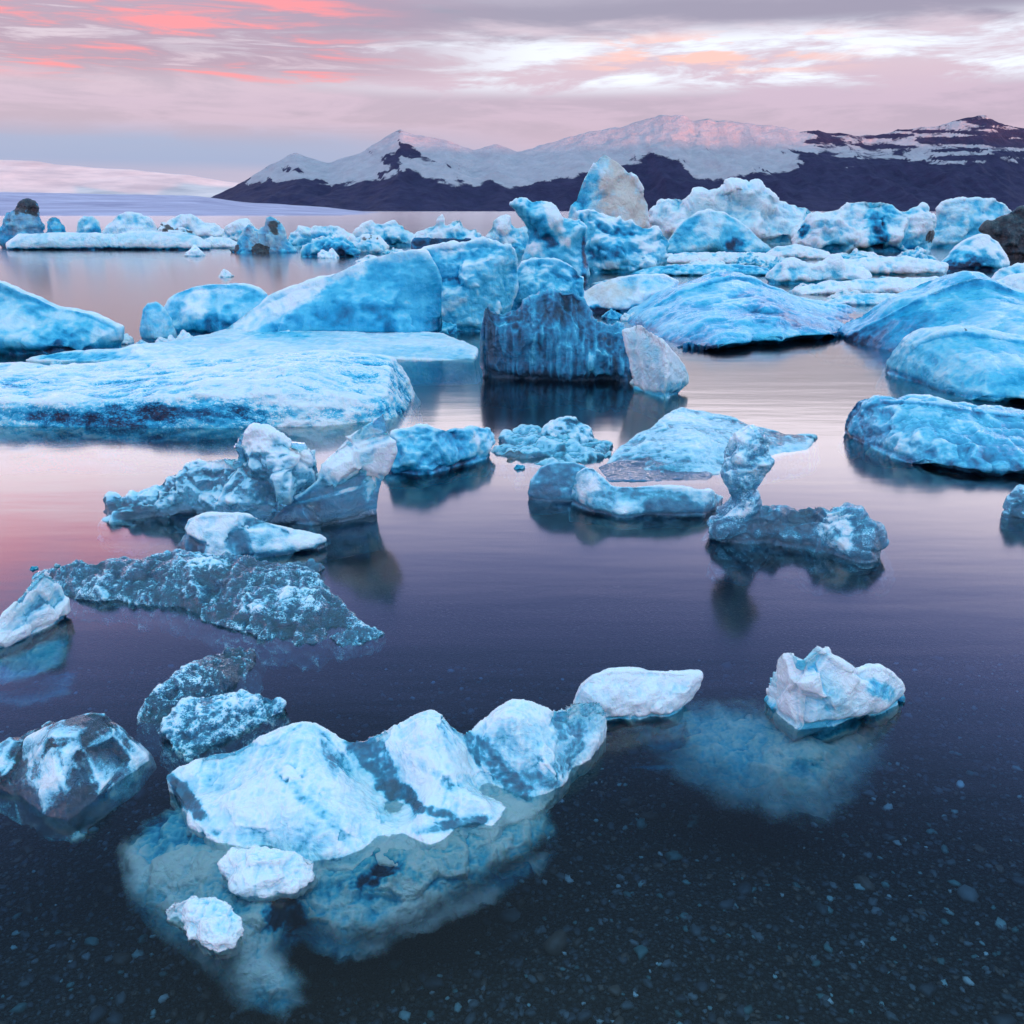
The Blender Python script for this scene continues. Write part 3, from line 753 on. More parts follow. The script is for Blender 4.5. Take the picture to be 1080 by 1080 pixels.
FAR = [
 ('iceberg', 'pale aqua hummock just behind and left of the knobbly grey green iceberg', [(232,248),(240,236),(252,230),(262,232),(272,240),(280,248)], 254, 0.72),
 ('iceberg', 'long pale broken iceberg right of the knobbly grey green iceberg', [(298,256),(306,244),(318,238),(330,240),(345,236),(360,240),(372,246),(384,256)], 262, 0.7),
 ('ice_floe', 'bright blue low berg at the water edge right of the cave iceberg', [(318,264),(330,254),(345,250),(360,249),(374,254),(382,264)], 271, 0.48),
 ('iceberg', 'pale craggy iceberg left of the dark boat shaped slab', [(368,254),(376,242),(390,234),(404,236),(414,233),(426,238),(436,246),(444,256)], 260, 0.76),
 ('ice_floe', 'small pale floe with a brown lip near the long slanted berg', [(360,260),(370,250),(385,247),(400,249),(410,258)], 268, 0.78),
 ('iceberg', 'pale iceberg with twin knobs right behind the dark boat shaped slab', [(436,252),(446,240),(456,237),(461,226),(467,227),(470,237),(480,230),(486,229),(492,238),(504,240),(514,252)], 257, 0.76),
 ('iceberg', 'ragged pale blue iceberg left of the curled blue iceberg', [(502,262),(512,246),(520,232),(530,226),(538,232),(544,240),(556,236),(566,248),(574,266)], 270, 0.66),
]
for n, l, pts, vw, tn in FAR:
    berg(n, l, n.replace('_', ' '), pts, vw, 12, tone=tn + 0.07, snow=0.18, style='crag', noise=0.28, patches=[(np.mean([q[0] for q in pts]) + 6, vw - 8, 14, 6, -0.35)] + ([(386,251,16,4,0.6,'dirt_or_shade')] if 'brown lip' in l else []))
berg('ice_slab', 'dark boat shaped slab of blue black ice floating before pale far icebergs', 'ice slab',
     [(432,256),(436,251),(455,250),(478,251),(498,251),(499,258)], 265, 7, tone=0.02, snow=0.0, style='facet', noise=0.1, dirt_or_shade=0.2)
berg('iceberg', 'tallest iceberg, beige sail shaped block with one blue side', 'iceberg',
     [(600,232),(604,212),(610,198),(620,181),(630,166),(637,160),(648,168),(660,177),(670,187),(679,200),(685,215),(684,240)], 246, 26, R=24, tone=0.80, snow=0.0, style='facet', facets=1, noise=0.10,
     patches=[(608,208,16,44,-0.30,'tone',28),(656,208,30,60,1.3,'silt',-10)], dirt_or_shade=0.0)
berg('iceberg', 'curled bright blue iceberg with white hooked crest left of the beige block', 'iceberg',
     [(552,268),(556,240),(546,226),(537,214),(545,209),(560,211),(572,211),(580,214),(590,222),(598,230),(606,232),(612,230),(617,240),(618,262),(620,288)], 298, 17, R=13, tone=0.56, snow=0.25, style='lump',
     patches=[(585,235,9,32,0.5,'tone',-28),(572,240,9,30,-0.25,'tone',-28),(566,262,14,10,0.35),(617,268,4,32,-0.5)])
berg('iceberg', 'arched deep blue iceberg with hollow cavities below the beige sail shaped block', 'iceberg',
     [(606,290),(608,236),(606,222),(618,220),(634,222),(648,228),(664,234),(682,239),(700,243),(708,258),(704,282)], 288, 20, tone=0.56, snow=0.35, style='crag',
     patches=[(650,244,24,11,-0.35,'tone',15),(640,264,26,10,-0.42),(612,262,5,40,-0.5),(686,256,12,10,0.3),(660,280,50,8,0.15)])
berg('iceberg', 'broad pale white iceberg with dirty flecks right of the beige sail shaped block', 'iceberg',
     [(684,248),(690,230),(698,214),(712,206),(730,206),(752,204),(766,203),(774,198),(786,197),(797,199),(808,205),(818,213),(834,215),(850,217),(866,222),(880,234),(884,252)], 258, 28, tone=0.86, snow=0.1, style='crag', noise=0.22,
     patches=[(770,222,60,24,0.35,'silt'),(775,216,16,5,0.35,'dirt_or_shade'),(766,206,9,5,-0.3),(800,206,14,8,-0.15)])
berg('iceberg', 'smooth blue dome shaped iceberg in front of the broad pale white one', 'iceberg',
     [(692,268),(704,252),(718,236),(732,226),(748,221),(762,223),(776,231),(790,242),(804,253),(818,266)], 270, 22, tone=0.64, snow=0.2, style='smooth',
     patches=[(722,236,22,14,-0.25,'tone',-30),(776,258,15,8,-0.6),(750,240,16,10,0.15),(720,256,20,7,-0.2)])
berg('iceberg', 'crumbling pale iceberg full of blue clefts', 'iceberg',
     [(836,262),(842,238),(852,228),(866,224),(880,219),(896,213),(912,210),(930,210),(940,214),(950,222),(960,219),(972,217),(980,224),(986,236),(984,258)], 266, 24, tone=0.68, snow=0.2, style='crag', noise=0.4,
     patches=[(926,238,9,20,-0.5,'tone',-25),(846,244,9,7,-0.65),(868,236,18,6,-0.3),(936,224,10,8,-0.35),(926,256,12,8,-0.7),(980,248,7,11,0.9,'dirt_or_shade'),(952,214,7,5,0.8,'dirt_or_shade'),(966,232,12,12,0.3),(905,240,10,16,0.3,'tone',25)])
berg('iceberg', 'flat topped pale iceberg with a green streak beside the black rocky iceberg', 'iceberg',
     [(976,256),(984,236),(990,218),(996,211),(1012,209),(1030,209),(1046,209),(1056,213),(1066,222),(1070,240),(1068,256)], 262, 22, tone=0.72, snow=0.15, style='lump',
     patches=[(1050,228,7,16,-0.2),(1056,222,8,10,0.28,'dirt_or_shade')])
berg('debris_iceberg', 'black rock covered iceberg at the far right edge', 'iceberg',
     [(1042,262),(1040,238),(1050,234),(1058,228),(1066,222),(1072,219),(1084,216),(1100,218),(1112,230),(1116,266)], 272, 18, tone=0.3, snow=0, style='crag', dirt_or_shade=0.78, noise=0.3)
berg('iceberg', 'blue wedge iceberg with a hollow dark underside near the black rocky iceberg', 'iceberg',
     [(982,282),(998,270),(1008,260),(1020,252),(1034,247),(1042,248),(1052,256),(1060,268),(1064,280)], 286, 20, tone=0.5, snow=0.45, style='smooth',
     patches=[(1020,272,26,11,-0.4),(1010,281,34,6,-0.7)])

# ------------------------------------------------------------------ snowy floes of the far right field
FL = [
 ('pale snow covered floe below the smooth blue dome', [(686,274),(700,268),(730,266),(770,266),(806,267),(826,272)], 279, 0.82),
 ('narrow deep blue floe edge below the smooth blue dome', [(660,290),(690,281),(720,279),(760,278),(800,280),(816,286)], 291, 0.42),
 ('pale lilac floe with small white humps in the right field', [(806,290),(820,276),(834,270),(846,276),(860,280),(876,270),(884,268),(894,278),(910,284),(918,290)], 300, 0.74),
 ('wide flat snowy floe in front of the crumbling iceberg', [(862,280),(884,274),(920,271),(950,270),(980,272),(1000,278)], 290, 0.86),
 ('flat snowy floe behind the large right hand blue berg', [(836,304),(870,297),(910,294),(950,293),(990,292),(1010,298)], 311, 0.84),
 ('long grey blue floe strip with a dark edge beyond the right hand berg', [(870,318),(890,311),(920,309),(950,309),(968,314)], 322, 0.70),
 ('bluish floe at the right edge under the black rocky iceberg', [(1044,296),(1056,284),(1070,279),(1090,276),(1120,280)], 303, 0.72),
 ('tilted snowy slab at the right edge behind the large blue berg', [(1036,304),(1050,296),(1066,290),(1084,287),(1120,290)], 318, 0.80),
 ('low pale floe between the smooth blue dome and crumbling iceberg', [(806,268),(820,260),(840,258),(862,262),(876,268)], 274, 0.84),
]
for l, pts, vw, tn in FL:
    berg('ice_floe', l, 'ice floe', pts, vw, 16, tone=tn, snow=0.12, style='lump', taper=0.3, noise=0.3)
berg('ice_floe', 'cream coloured flat floe behind the tall clear block', 'ice floe',
     [(600,324),(610,312),(630,300),(652,292),(676,288),(700,289),(716,296),(712,316),(690,326)], 331, 26, tone=0.88, snow=0.1, style='flat', patches=[(640,306,40,18,0.7,'silt'),(634,330,22,7,-1.0),(670,328,16,6,-0.9,'tone',-25),(680,300,30,8,-0.2)])

# ------------------------------------------------------------------ middle distance
berg('iceberg', 'pale blue iceberg sloping into the calm water at the left edge', 'iceberg',
     [(-40,300),(-14,294),(4,297),(24,306),(42,312),(60,322),(80,325),(96,329),(112,336),(128,345)], 374, 46, tone=0.58, snow=0.28, style='smooth', taper=0.75, patches=[(40,360,70,16,-0.28),(80,345,40,12,-0.22)])
berg('ice_block', 'small pale blue ice block left of the round blue boulder of ice', 'ice block',
     [(147,352),(149,326),(156,319),(166,318),(174,325),(182,337),(186,352)], 360, 14, tone=0.62, snow=0.1, style='smooth', patches=[(170,340,10,16,0.15,'tone',-30)])
berg('iceberg', 'round blue boulder of ice left of the long slanted berg', 'iceberg',
     [(172,345),(172,328),(178,316),(188,307),(202,302),(216,299),(232,298),(248,298),(262,300),(274,306),(286,318),(300,345)], 356, 26, tone=0.48, snow=0.22, style='smooth',
     patches=[(205,326,14,24,0.3,'tone',20),(250,304,30,7,0.12),(225,345,40,9,-0.2)])
berg('iceberg', 'long slanted bright blue iceberg with a white band along its upper edge', 'iceberg',
     [(226,350),(244,338),(262,326),(284,314),(308,303),(328,297),(345,290),(370,279),(396,269),(414,264),(434,262),(450,266),(460,280),(468,300),(470,345)], 362, 34, tone=0.42, snow=0.2, style='smooth', taper=0.8, noise=0.16,
     patches=[(312,312,118,15,0.46,'tone',-27),(430,268,40,12,0.3,'tone',-10),(380,335,70,18,-0.12),(436,330,18,30,0.2)])
berg('iceberg', 'blue iceberg with pale ledges joined behind the long slanted one', 'iceberg',
     [(428,338),(432,300),(436,272),(446,263),(464,259),(490,256),(510,252),(528,254),(544,262),(548,290),(540,330)], 350, 30, tone=0.54, snow=0.3, style='lump',
     patches=[(470,262,40,8,0.2),(470,298,52,9,-0.25,'tone',-12),(455,325,40,10,0.3,'tone',-10),(500,268,40,7,-0.15,'tone',-15)])
berg('iceberg', 'white fluted fin of ice left of the deep blue block', 'iceberg',
     [(478,334),(492,312),(506,300),(520,292),(536,285),(541,286),(536,300),(530,320),(526,336)], 344, 12, tone=0.84, snow=0.1, style='stri', patches=[(500,325,20,8,-0.35)])
berg('iceberg', 'deep blue block of ice right behind the tall clear block', 'iceberg',
     [(524,338),(532,306),(540,288),(552,276),(570,272),(590,274),(606,280),(616,292),(616,338)], 345, 26, tone=0.44, snow=0.3, style='lump', patches=[(560,280,40,8,0.15),(596,300,16,20,-0.1)])
berg('iceberg', 'large rounded blue iceberg behind the bright patch of open water', 'iceberg',
     [(634,366),(644,348),(656,336),(672,324),(690,312),(706,303),(724,298),(744,291),(766,286),(784,289),(800,297),(816,304),(832,311),(850,316),(872,319),(892,322),(906,330),(902,348)], [(634,378),(720,375),(800,366),(900,354)], 330, tone=0.44, snow=0.14, style='smooth', taper=0.8, noise=0.2,
     patches=[(690,350,40,18,0.12),(810,330,40,16,-0.22,'tone',20),(740,372,60,10,-0.15),(850,340,50,10,-0.12),(770,295,50,10,0.1)])
berg('iceberg', 'biggest smooth blue iceberg on the right with a pale rounded back', 'iceberg',
     [(836,368),(850,355),(872,347),(896,338),(920,326),(942,315),(960,306),(980,297),(1000,290),(1014,288),(1030,292),(1048,300),(1066,307),(1090,315),(1140,330)], [(836,378),(880,396),(930,402),(1140,404)], 330, tone=0.46, snow=0.14, style='smooth', taper=0.8, noise=0.16,
     patches=[(940,345,70,12,-0.26,'tone',-18),(900,375,60,14,-0.3),(1000,310,70,16,0.12),(880,352,40,8,0.12,'tone',-15)])
berg('iceberg', 'pale rounded low iceberg in front of the biggest right hand one', 'iceberg',
     [(926,412),(934,392),(944,372),(956,358),(972,350),(990,346),(1006,345),(1028,348),(1050,353),(1080,356),(1130,358)], [(926,424),(1000,430),(1130,432)], 190, tone=0.54, snow=0.16, style='smooth', taper=0.75,
     patches=[(944,412,20,18,-0.1),(1010,348,14,3,0.6,'dirt_or_shade'),(1060,400,60,14,-0.14)])
berg('iceberg', 'clear bluish domed iceberg at the right edge beside the bright water', 'iceberg',
     [(884,478),(888,455),(896,436),(906,423),(924,418),(950,418),(980,420),(1010,426),(1044,432),(1080,436),(1130,438)], [(884,488),(930,497),(1000,506),(1130,508)], 150, tone=0.36, snow=0.20, style='lump', taper=0.65, clear=0.15, noise=0.3, wet=0.1,
     patches=[(900,460,18,40,-0.2),(980,470,60,22,0.14),(1030,455,50,16,0.14),(935,424,30,6,-0.1)])
berg('ice_shard', 'spiky dark clear shard cut by the right edge of the view', 'ice shard',
     [(1058,534),(1064,526),(1070,512),(1076,508),(1086,514),(1100,510),(1120,530)], 548, 14, tone=0.30, snow=0.3, style='crag', clear=0.80)
slab('ice_floe', 'pale narrow floe lying behind the largest flat floe on the left', 'ice floe',
     [(26,378,.03),(60,370,.08),(130,366,.10),(196,356,.10),(236,347,.13),(262,344,.15),(300,346,.16),(350,347,.16),(420,348,.14),(470,351,.12),(506,366,.06),(500,380,0),(420,378,.02),(300,378,.02),(150,380,.02),(40,380,.01)],
     [(280,362,.10),(400,364,.09),(180,371,.06),(330,371,.06),(250,371,.06)], keel=0.3, tone=0.66, snow=0.22, style='flat', patches=[(100,377,70,7,-0.35),(300,352,50,6,-0.2),(440,360,50,6,0.12)], size=1.2)
slab('ice_floe', 'largest flat floe on the left with a speckled snow crust and dark blue front', 'ice floe',
     [(-90,382,.30),(0,378,.33),(60,376,.34),(150,374,.36),(250,371,.38),(330,367,.42),(400,372,.38),(436,378,.33),(428,402,.26),(410,428,.12),(340,424,.20),(250,424,.22),(120,426,.20),(0,425,.20),(-90,424,.20)],
     [(100,396,.25),(200,398,.3),(320,395,.36),(210,412,.27),(20,400,.24)], keel=0.5, taperk=0.5, tone=0.56, snow=0.22, style='crust', speck=0.5, noise=0.45,
     patches=[(200,436,300,12,-0.36),(100,404,140,14,-0.22),(320,415,130,9,0.14),(230,402,60,6,0.25)], size=1.3, edge=3)
berg('clear_block', 'tall clear dark blue block of ice with vertical streaks in the middle of the lagoon', 'ice block',
     [(504,398),(504,370),(506,345),(510,325),(514,321),(520,328),(534,329),(548,325),(560,318),(572,310),(588,307),(604,308),(614,316),(620,330),(628,342),(640,345),(656,342),(668,346),(682,358),(694,374),(702,390),(706,402)], 404, 34, tone=0.30, snow=0.12, style='stri', taper=0.35, p=1.8, clear=0.22, noise=0.4, facets=1,
     patches=[(585,330,40,18,-0.12),(512,330,8,20,-0.15),(560,365,16,30,0.2),(530,350,5,40,0.3),(610,400,90,8,-0.2),(655,372,40,14,0.1),(644,356,14,10,0.45,'dirt_or_shade'),(672,366,16,8,0.4,'dirt_or_shade')], vox=1.3)
berg('ice_fin', 'white upright fin of ice leaning against the tall clear block', 'ice fin',
     [(668,400),(662,374),(656,348),(666,345),(676,342),(686,350),(698,358),(710,370),(720,382),(726,392),(727,404),(716,416)], [(668,412),(700,422),(727,414)], 12, tone=0.86, snow=0.05, style='smooth', noise=0.18, patches=[(690,380,10,40,-0.1,'tone',-30),(712,408,16,8,-0.3)])

# ------------------------------------------------------------------ centre group
slab('ice_slab', 'grey blue translucent slab of streaked ice right of centre behind the standing clear lump', 'ice slab',
     [(640,488,.02),(652,468,.08),(682,450,.12),(704,430,.17),(716,426,.18),(740,431,.15),(768,438,.12),(796,446,.10),(830,456,.06),(862,459,.02),(852,474,.0),(800,484,.0),(760,500,.0),(700,502,.01)],
     [(740,460,.13),(700,465,.12)], keel=0.2, tone=0.50, snow=0.22, style='flat', clear=0.80, patches=[(720,440,50,7,0.15,'tone',12),(820,462,40,8,-0.25),(680,490,50,8,-0.25)])
slab('ice_floe', 'thin dark streaky floe below the tall clear block', 'ice floe',
     [(520,476,.0),(530,458,.05),(552,450,.06),(580,452,.05),(620,458,.05),(650,466,.04),(640,482,.0),(600,488,.0),(550,492,.0)],
     [(580,465,.07)], keel=0.15, tone=0.42, snow=0.25, style='crag', clear=0.70, dirt_or_shade=0.22, patches=[(545,485,26,10,0.6,'dirt_or_shade')])
berg('ice_lump', 'small round clear lump on the thin dark floe below the tall clear block', 'ice lump',
     [(568,462),(574,450),(584,442),(600,439),(614,443),(624,452),(628,462)], 470, 14, tone=0.50, snow=0.35, style='lump', clear=0.80)
slab('ice_slab', 'dark sheet added as gap reflection between the grey blue slab and the curved white piece', 'ice slab',
     [(630,492,.01),(650,484,.05),(690,485,.05),(730,488,.04),(752,498,.02),(745,508,.0),(690,508,.0),(642,508,.0)], (), keel=0.12, tone=0.02, snow=0.0, style='flat', noise=0.06, clear=0.30)  # dark sheet put in for the black hollow and its reflection
berg('ice_lump', 'smooth grey clear lump left of the curved white piece', 'ice lump',
     [(556,524),(560,506),(570,492),(584,487),(604,486),(618,492),(626,506),(622,522)], 530, 16, tone=0.42, snow=0.2, style='smooth', clear=0.60, patches=[(575,518,22,9,-0.3)])
berg('ice_slab', 'curved whitish piece of ice with a rounded left end in the centre of the lagoon', 'ice slab',
     [(602,530),(603,510),(608,498),(616,492),(626,493),(634,502),(644,511),(664,512),(690,511),(720,513),(748,516),(764,524)], [(602,536),(650,546),(740,545),(764,534)], 17, tone=0.62, snow=0.25, style='smooth', clear=0.55, noise=0.3, patches=[(618,512,18,22,0.3),(690,514,60,5,0.2),(700,535,60,7,-0.2)])
berg('ice_chunk', 'blue chunk of ice with a pale right face left below the tall clear block', 'ice chunk',
     [(402,494),(410,474),(412,456),(424,452),(440,448),(466,452),(490,453),(506,450),(517,452),(521,466),(518,484)], [(402,502),(460,500),(520,484)], 22, tone=0.46, snow=0.2, style='lump', patches=[(508,470,14,22,0.32,'tone',35),(430,462,22,8,0.15),(500,460,6,5,0.5,'dirt_or_shade')])
berg('standing_ice', 'glassy ice lump standing upright on a round dark base, shaped like a swan', 'ice lump',
     [(747,572),(749,548),(757,534),(764,524),(759,512),(758,500),(763,488),(770,476),(778,466),(786,456),(792,450),(802,451),(811,455),(813,470),(810,486),(804,500),(799,512),(795,524),(798,532),(820,534),(840,536),(856,536),(880,535),(900,536),(914,542),(925,552),(932,566),(931,578)], [(747,573),(790,574),(840,578),(900,590),(931,584)], 26, R=16, tone=0.26, snow=0.20, style='crag', clear=0.62, noise=0.25, p=2.2, taper=0.15, speck=0.45, vox=1.1,
     patches=[(786,490,34,44,0.30),(786,460,24,24,0.15),(780,540,26,14,0.25),(885,560,30,26,0.6),(915,570,16,14,-0.15),(830,548,40,14,-0.25)])

# ------------------------------------------------------------------ left group
berg('ice_wing', 'glossy wing shaped ice piece rising to a white tip on the left', 'ice wing',
     [(282,548),(300,532),(320,520),(336,506),(345,490),(354,474),(366,462),(380,451),(394,442),(405,434),(409,446),(413,464),(416,476),(408,496),(402,516),(398,532)], [(282,556),(340,558),(398,548)], 18, tone=0.52, snow=0.15, style='facet', clear=0.65, noise=0.3, facets=2, vox=1.2,
     patches=[(375,465,46,18,0.35,'tone',-40),(398,500,13,42,0.5,'tone',20),(340,520,60,9,-0.3,'tone',-22),(345,540,50,14,-0.2),(340,524,60,3,0.5,'tone',-14)])
berg('ice_chunk', 'jumbled clear ice chunk with round white knob and long flat tongue', 'ice chunk',
     [(108,538),(112,524),(130,520),(152,516),(168,512),(178,500),(196,490),(215,484),(238,480),(252,478),(250,464),(256,454),(270,450),(284,453),(296,462),(304,472),(312,482),(320,470),(328,472),(335,486),(340,500),(330,520),(310,538)], [(108,545),(150,547),(200,545),(300,556),(330,550)], 20, R=22, tone=0.55, snow=0.25, style='crag', clear=0.85, noise=0.35, vox=1.2,
     patches=[(270,464,24,16,0.35),(322,482,12,14,0.35),(130,536,34,10,-0.3),(230,510,50,14,-0.1),(240,490,50,6,0.3),(250,536,60,8,-0.25)])
berg('ice_chunk', 'low white and grey ice chunk lying under the jumbled clear chunk', 'ice chunk',
     [(184,578),(194,560),(198,546),(214,542),(236,541),(258,541),(280,548),(300,556),(322,560),(344,568),(346,576)], [(184,590),(240,592),(346,582)], 18, tone=0.60, snow=0.3, style='facet', clear=0.55, noise=0.35, patches=[(320,570,30,6,0.3),(200,578,20,12,-0.4),(250,556,30,8,0.1)])
slab('speckled_ice', 'long dark scalloped ice ridge covered in pale specks on the left', 'ice ridge',
     [(42,604,.03),(70,599,.06),(110,592,.08),(150,588,.09),(196,582,.11),(228,578,.12),(258,588,.10),(290,590,.10),(330,602,.08),(350,616,.07),(358,630,.05),(378,650,.03),(366,664,.0),(330,680,.0),(290,676,.0),(250,664,.0),(212,652,.0),(196,640,.0),(130,632,.0),(60,630,.0)],
     [(120,610,.07),(200,605,.1),(270,625,.10),(320,640,.08)], keel=0.12, tone=0.12, snow=0.10, style='scallop', speck=0.55, noise=0.3, clear=0.80, size=0.45, patches=[(225,590,30,10,0.5),(290,635,60,25,0.25),(120,600,70,12,-0.1),(230,645,120,10,-0.3,'tone',12)], dirt_or_shade=0.12)
slab('ice_shard', 'small pointed speckled shard at the right end of the long scalloped ridge', 'ice shard',
     [(348,672,.0),(360,662,.03),(380,657,.04),(404,666,.01),(390,676,.0),(362,684,.0)], (), keel=0.06, tone=0.15, snow=0.15, style='scallop', speck=0.55, clear=0.70, size=0.2)
slab('ice_shard', 'thin dark shard floating right above the scalloped ridge', 'ice shard',
     [(304,596,.0),(322,588,.03),(340,594,.03),(334,606,.01),(316,610,.0)], (), keel=0.06, tone=0.12, snow=0.2, style='crag', clear=0.70, size=0.2)
berg('ice_wedge', 'bright white glassy wedge cut by the left edge above a submerged blue foot', 'ice wedge',
     [(-30,668),(-10,662),(4,648),(16,632),(28,618),(35,611),(44,616),(56,624),(70,634),(71,646),(68,656)], [(-30,700),(15,686),(68,660)], 24, tone=0.78, snow=0.15, style='facet', clear=0.60, noise=0.25, vox=1.0, patches=[(30,665,50,9,0.4,'tone',-27),(26,640,22,12,-0.12),(66,652,10,9,-0.5)])
w = bpy.data.objects['ice_wedge']
slab('foot_or_reflection', None, None, [(-30,690,-.02),(20,682,-.02),(66,664,-.01),(80,676,-.04),(72,700,-.06),(40,722,-.10),(0,728,-.12),(-30,724,-.12)], (), keel=0.08, tone=0.5, snow=0.1, style='lump', fade=0.06, parent=w, size=0.3)
slab('ice_chunk', 'clear speckled ice chunk at the left pointing away from the foreground', 'ice chunk',
     [(146,752,.02),(148,734,.06),(162,722,.08),(182,708,.09),(206,692,.09),(226,682,.08),(250,678,.06),(270,684,.03),(268,700,.0),(250,716,.02),(214,732,.03),(190,744,.02),(172,768,.0),(156,766,.0)],
     [(200,712,.09)], keel=0.10, tone=0.20, snow=0.12, style='scallop', speck=0.55, clear=0.85, noise=0.35, size=0.26, patches=[(245,692,26,14,-0.15)])
slab('ice_chunk', 'flat speckled white ice plate tapering down to a point next to the large white piece', 'ice chunk',
     [(168,762,.04),(178,750,.07),(196,738,.08),(222,730,.08),(250,726,.07),(280,728,.06),(302,738,.03),(300,750,.01),(270,764,.0),(240,778,.0),(216,792,.0),(196,803,.0),(178,784,.01)],
     [(220,750,.07),(250,745,.06)], keel=0.10, tone=0.40, snow=0.2, style='scallop', speck=0.55, clear=0.60, noise=0.35, size=0.26, patches=[(200,790,30,8,0.2,'tone',-30)])
slab('ice_chunk', 'clear faceted ice block with dark glassy rim in the lower left corner', 'ice block',
     [(-30,786,.10),(0,767,.13),(14,756,.15),(30,750,.155),(60,747,.155),(86,746,.155),(112,743,.16),(134,738,.165),(142,748,.16),(147,768,.12),(140,786,.08),(126,812,.04),(108,836,.01),(90,854,.0),(70,866,.0),(46,858,.0),(20,842,.01),(0,828,.01),(-30,814,.03)],
     [(60,785,.17),(100,775,.17),(70,825,.11),(40,805,.14),(30,770,.13)], keel=0.06, tone=0.46, snow=0.10, style='facet', clear=0.95, noise=0.3, size=0.28, taperk=0.5, speck=0.15,
     patches=[(45,798,60,12,0.4,'tone',-14),(64,818,42,20,0.34),(20,768,34,12,0.25),(112,828,14,24,0.3,'tone',-50),(100,760,60,7,-0.35,'tone',-5),(75,852,70,12,-0.45,'tone',-38),(5,832,40,10,-0.4,'tone',35),(138,775,10,30,-0.3)])

# ------------------------------------------------------------------ foreground
fg = slab('foreground_ice', 'largest foreground slab of bright white ice with a jagged ridge and dark cracks', 'ice slab',
     [(176,818,.05),(188,808,.07),(200,803,.085),(214,794,.10),(226,789,.11),(240,789,.11),(250,787,.115),(262,782,.13),(278,777,.14),(292,770,.155),(308,765,.165),(322,760,.175),(336,764,.165),(350,772,.14),(366,780,.115),(380,779,.115),(392,774,.13),(408,767,.145),(424,760,.165),(440,752,.185),(455,746,.20),(466,754,.185),(478,764,.155),(490,770,.135),(502,766,.14),(514,756,.165),(526,747,.185),(540,738,.205),(552,738,.205),(566,744,.19),(580,748,.175),(596,744,.18),(614,738,.175),(632,738,.15),(640,752,.09),(634,772,.05),(622,794,.02),(606,818,-.02),(586,842,-.02),(560,862,-.02),(536,868,-.02),(520,886,-.02),(500,880,-.02),(470,898,-.02),(440,894,-.02),(420,914,-.02),(392,902,-.02),(372,918,-.02),(340,912,-.02),(318,922,-.02),(290,906,-.02),(262,912,-.015),(236,896,-.01),(216,878,.015),(200,862,.02),(184,838,.03)],
     [(258,812,.095),(290,800,.14),(322,784,.165),(350,800,.12),(372,802,.075),(390,800,.065),(420,826,.03),(440,848,.02),(412,790,.10),(440,775,.165),(460,772,.175),(470,800,.12),(492,792,.07),(520,806,.05),(548,824,.025),(520,780,.13),(548,765,.18),(570,768,.15),(590,768,.12),(600,786,.07),(580,800,.09),(250,850,.07),(300,840,.10),(350,840,.09),(310,880,.045),(390,850,.035),(480,836,.075),(450,872,.03),(510,846,.05),(340,885,.045)], keel=0.04, flare=0.0, tone=0.84, snow=0.06, noise=0.26, clear=0.6, style='sheet', size=0.36, vox=1.3, taperk=0.0, edge=1.0,
     patches=[(402,808,15,60,-0.55,'tone',-32),(424,838,24,12,-0.8,'tone',30),(452,854,30,8,-0.7,'tone',15),(524,808,14,60,-0.55,'tone',-42),(330,850,8,50,-0.3,'tone',-45),(470,872,50,8,-0.5,'tone',-10),(556,824,30,9,-0.35),(368,782,10,18,-0.4),(345,790,8,26,-0.28,'tone',-20),(196,842,10,40,-0.8,'tone',-40),(300,905,90,8,-0.12),(598,800,12,40,-0.3,'tone',30),(470,770,8,26,-0.25,'tone',-20),(590,765,10,20,-0.2),(460,815,34,8,-0.2,'tone',35)])
slab('submerged_shelf', None, None, [(118,905,-0.064),(132,884,-0.046),(160,860,-0.028),(190,846,-0.016),(230,862,-0.016),(280,880,-0.016),(340,890,-0.016),(440,880,-0.016),(520,862,-0.016),(580,850,-0.022),(596,872,-0.040),(560,905,-0.058),(500,944,-0.082),(450,972,-0.094),(395,995,-0.106),(352,1006,-0.106),(316,976,-0.076),(300,1000,-0.088),(335,1040,-0.124),(300,1076,-0.136),(250,1066,-0.136),(215,1020,-0.112),(170,980,-0.094),(130,945,-0.076)],
     [(200,920,-0.025),(300,930,-0.022),(400,925,-0.022),(480,905,-0.022),(240,970,-0.034),(270,1010,-0.076),(440,935,-0.040),(360,950,-0.052)], keel=0.02, fade=0.07, tone=0.84, snow=0.0, noise=0.5, style='crag', parent=fg, size=0.30, taperk=0.0, zmin=-0.26, zcap=-0.5,
     patches=[(395,925,30,10,-0.7,'tone',-20),(300,965,22,30,-0.9),(215,880,20,16,-0.6),(430,920,50,8,-0.4,'tone',25)])
slab('lobe', None, None, [(232,912,.03),(244,900,.05),(262,895,.06),(290,897,.06),(318,900,.06),(332,906,.05),(330,926,.01),(312,940,.0),(280,946,.0),(252,942,.0),(236,928,.01)], [(280,915,.065),(262,910,.07),(305,915,.05)], keel=0.025, tone=0.88, snow=0.05, style='crag', parent=fg, size=0.2, taperk=0.0)
slab('lobe', None, None, [(172,960,.03),(182,948,.04),(202,943,.05),(222,948,.05),(240,956,.045),(254,968,.035),(256,984,.01),(244,998,.0),(220,1002,.0),(204,990,.0),(190,972,.01),(178,972,.0)], [(220,965,.05),(200,952,.055),(236,985,.035)], keel=0.025, tone=0.90, snow=0.05, style='crag', parent=fg, size=0.16, taperk=0.0)
wb = berg('white_block', 'smooth white ice block at the right tip of the foreground slab', 'ice block',
     [(600,752),(606,736),(612,722),(624,711),(640,707),(662,706),(690,707),(716,709),(738,711),(736,724),(728,736),(722,750)], [(600,768),(640,762),(680,758),(724,756)], 26, tone=0.92, snow=0.0, noise=0.14, style='smooth', taper=0.35, vox=1.1, patches=[(715,730,20,10,-0.1,'tone',-20)])
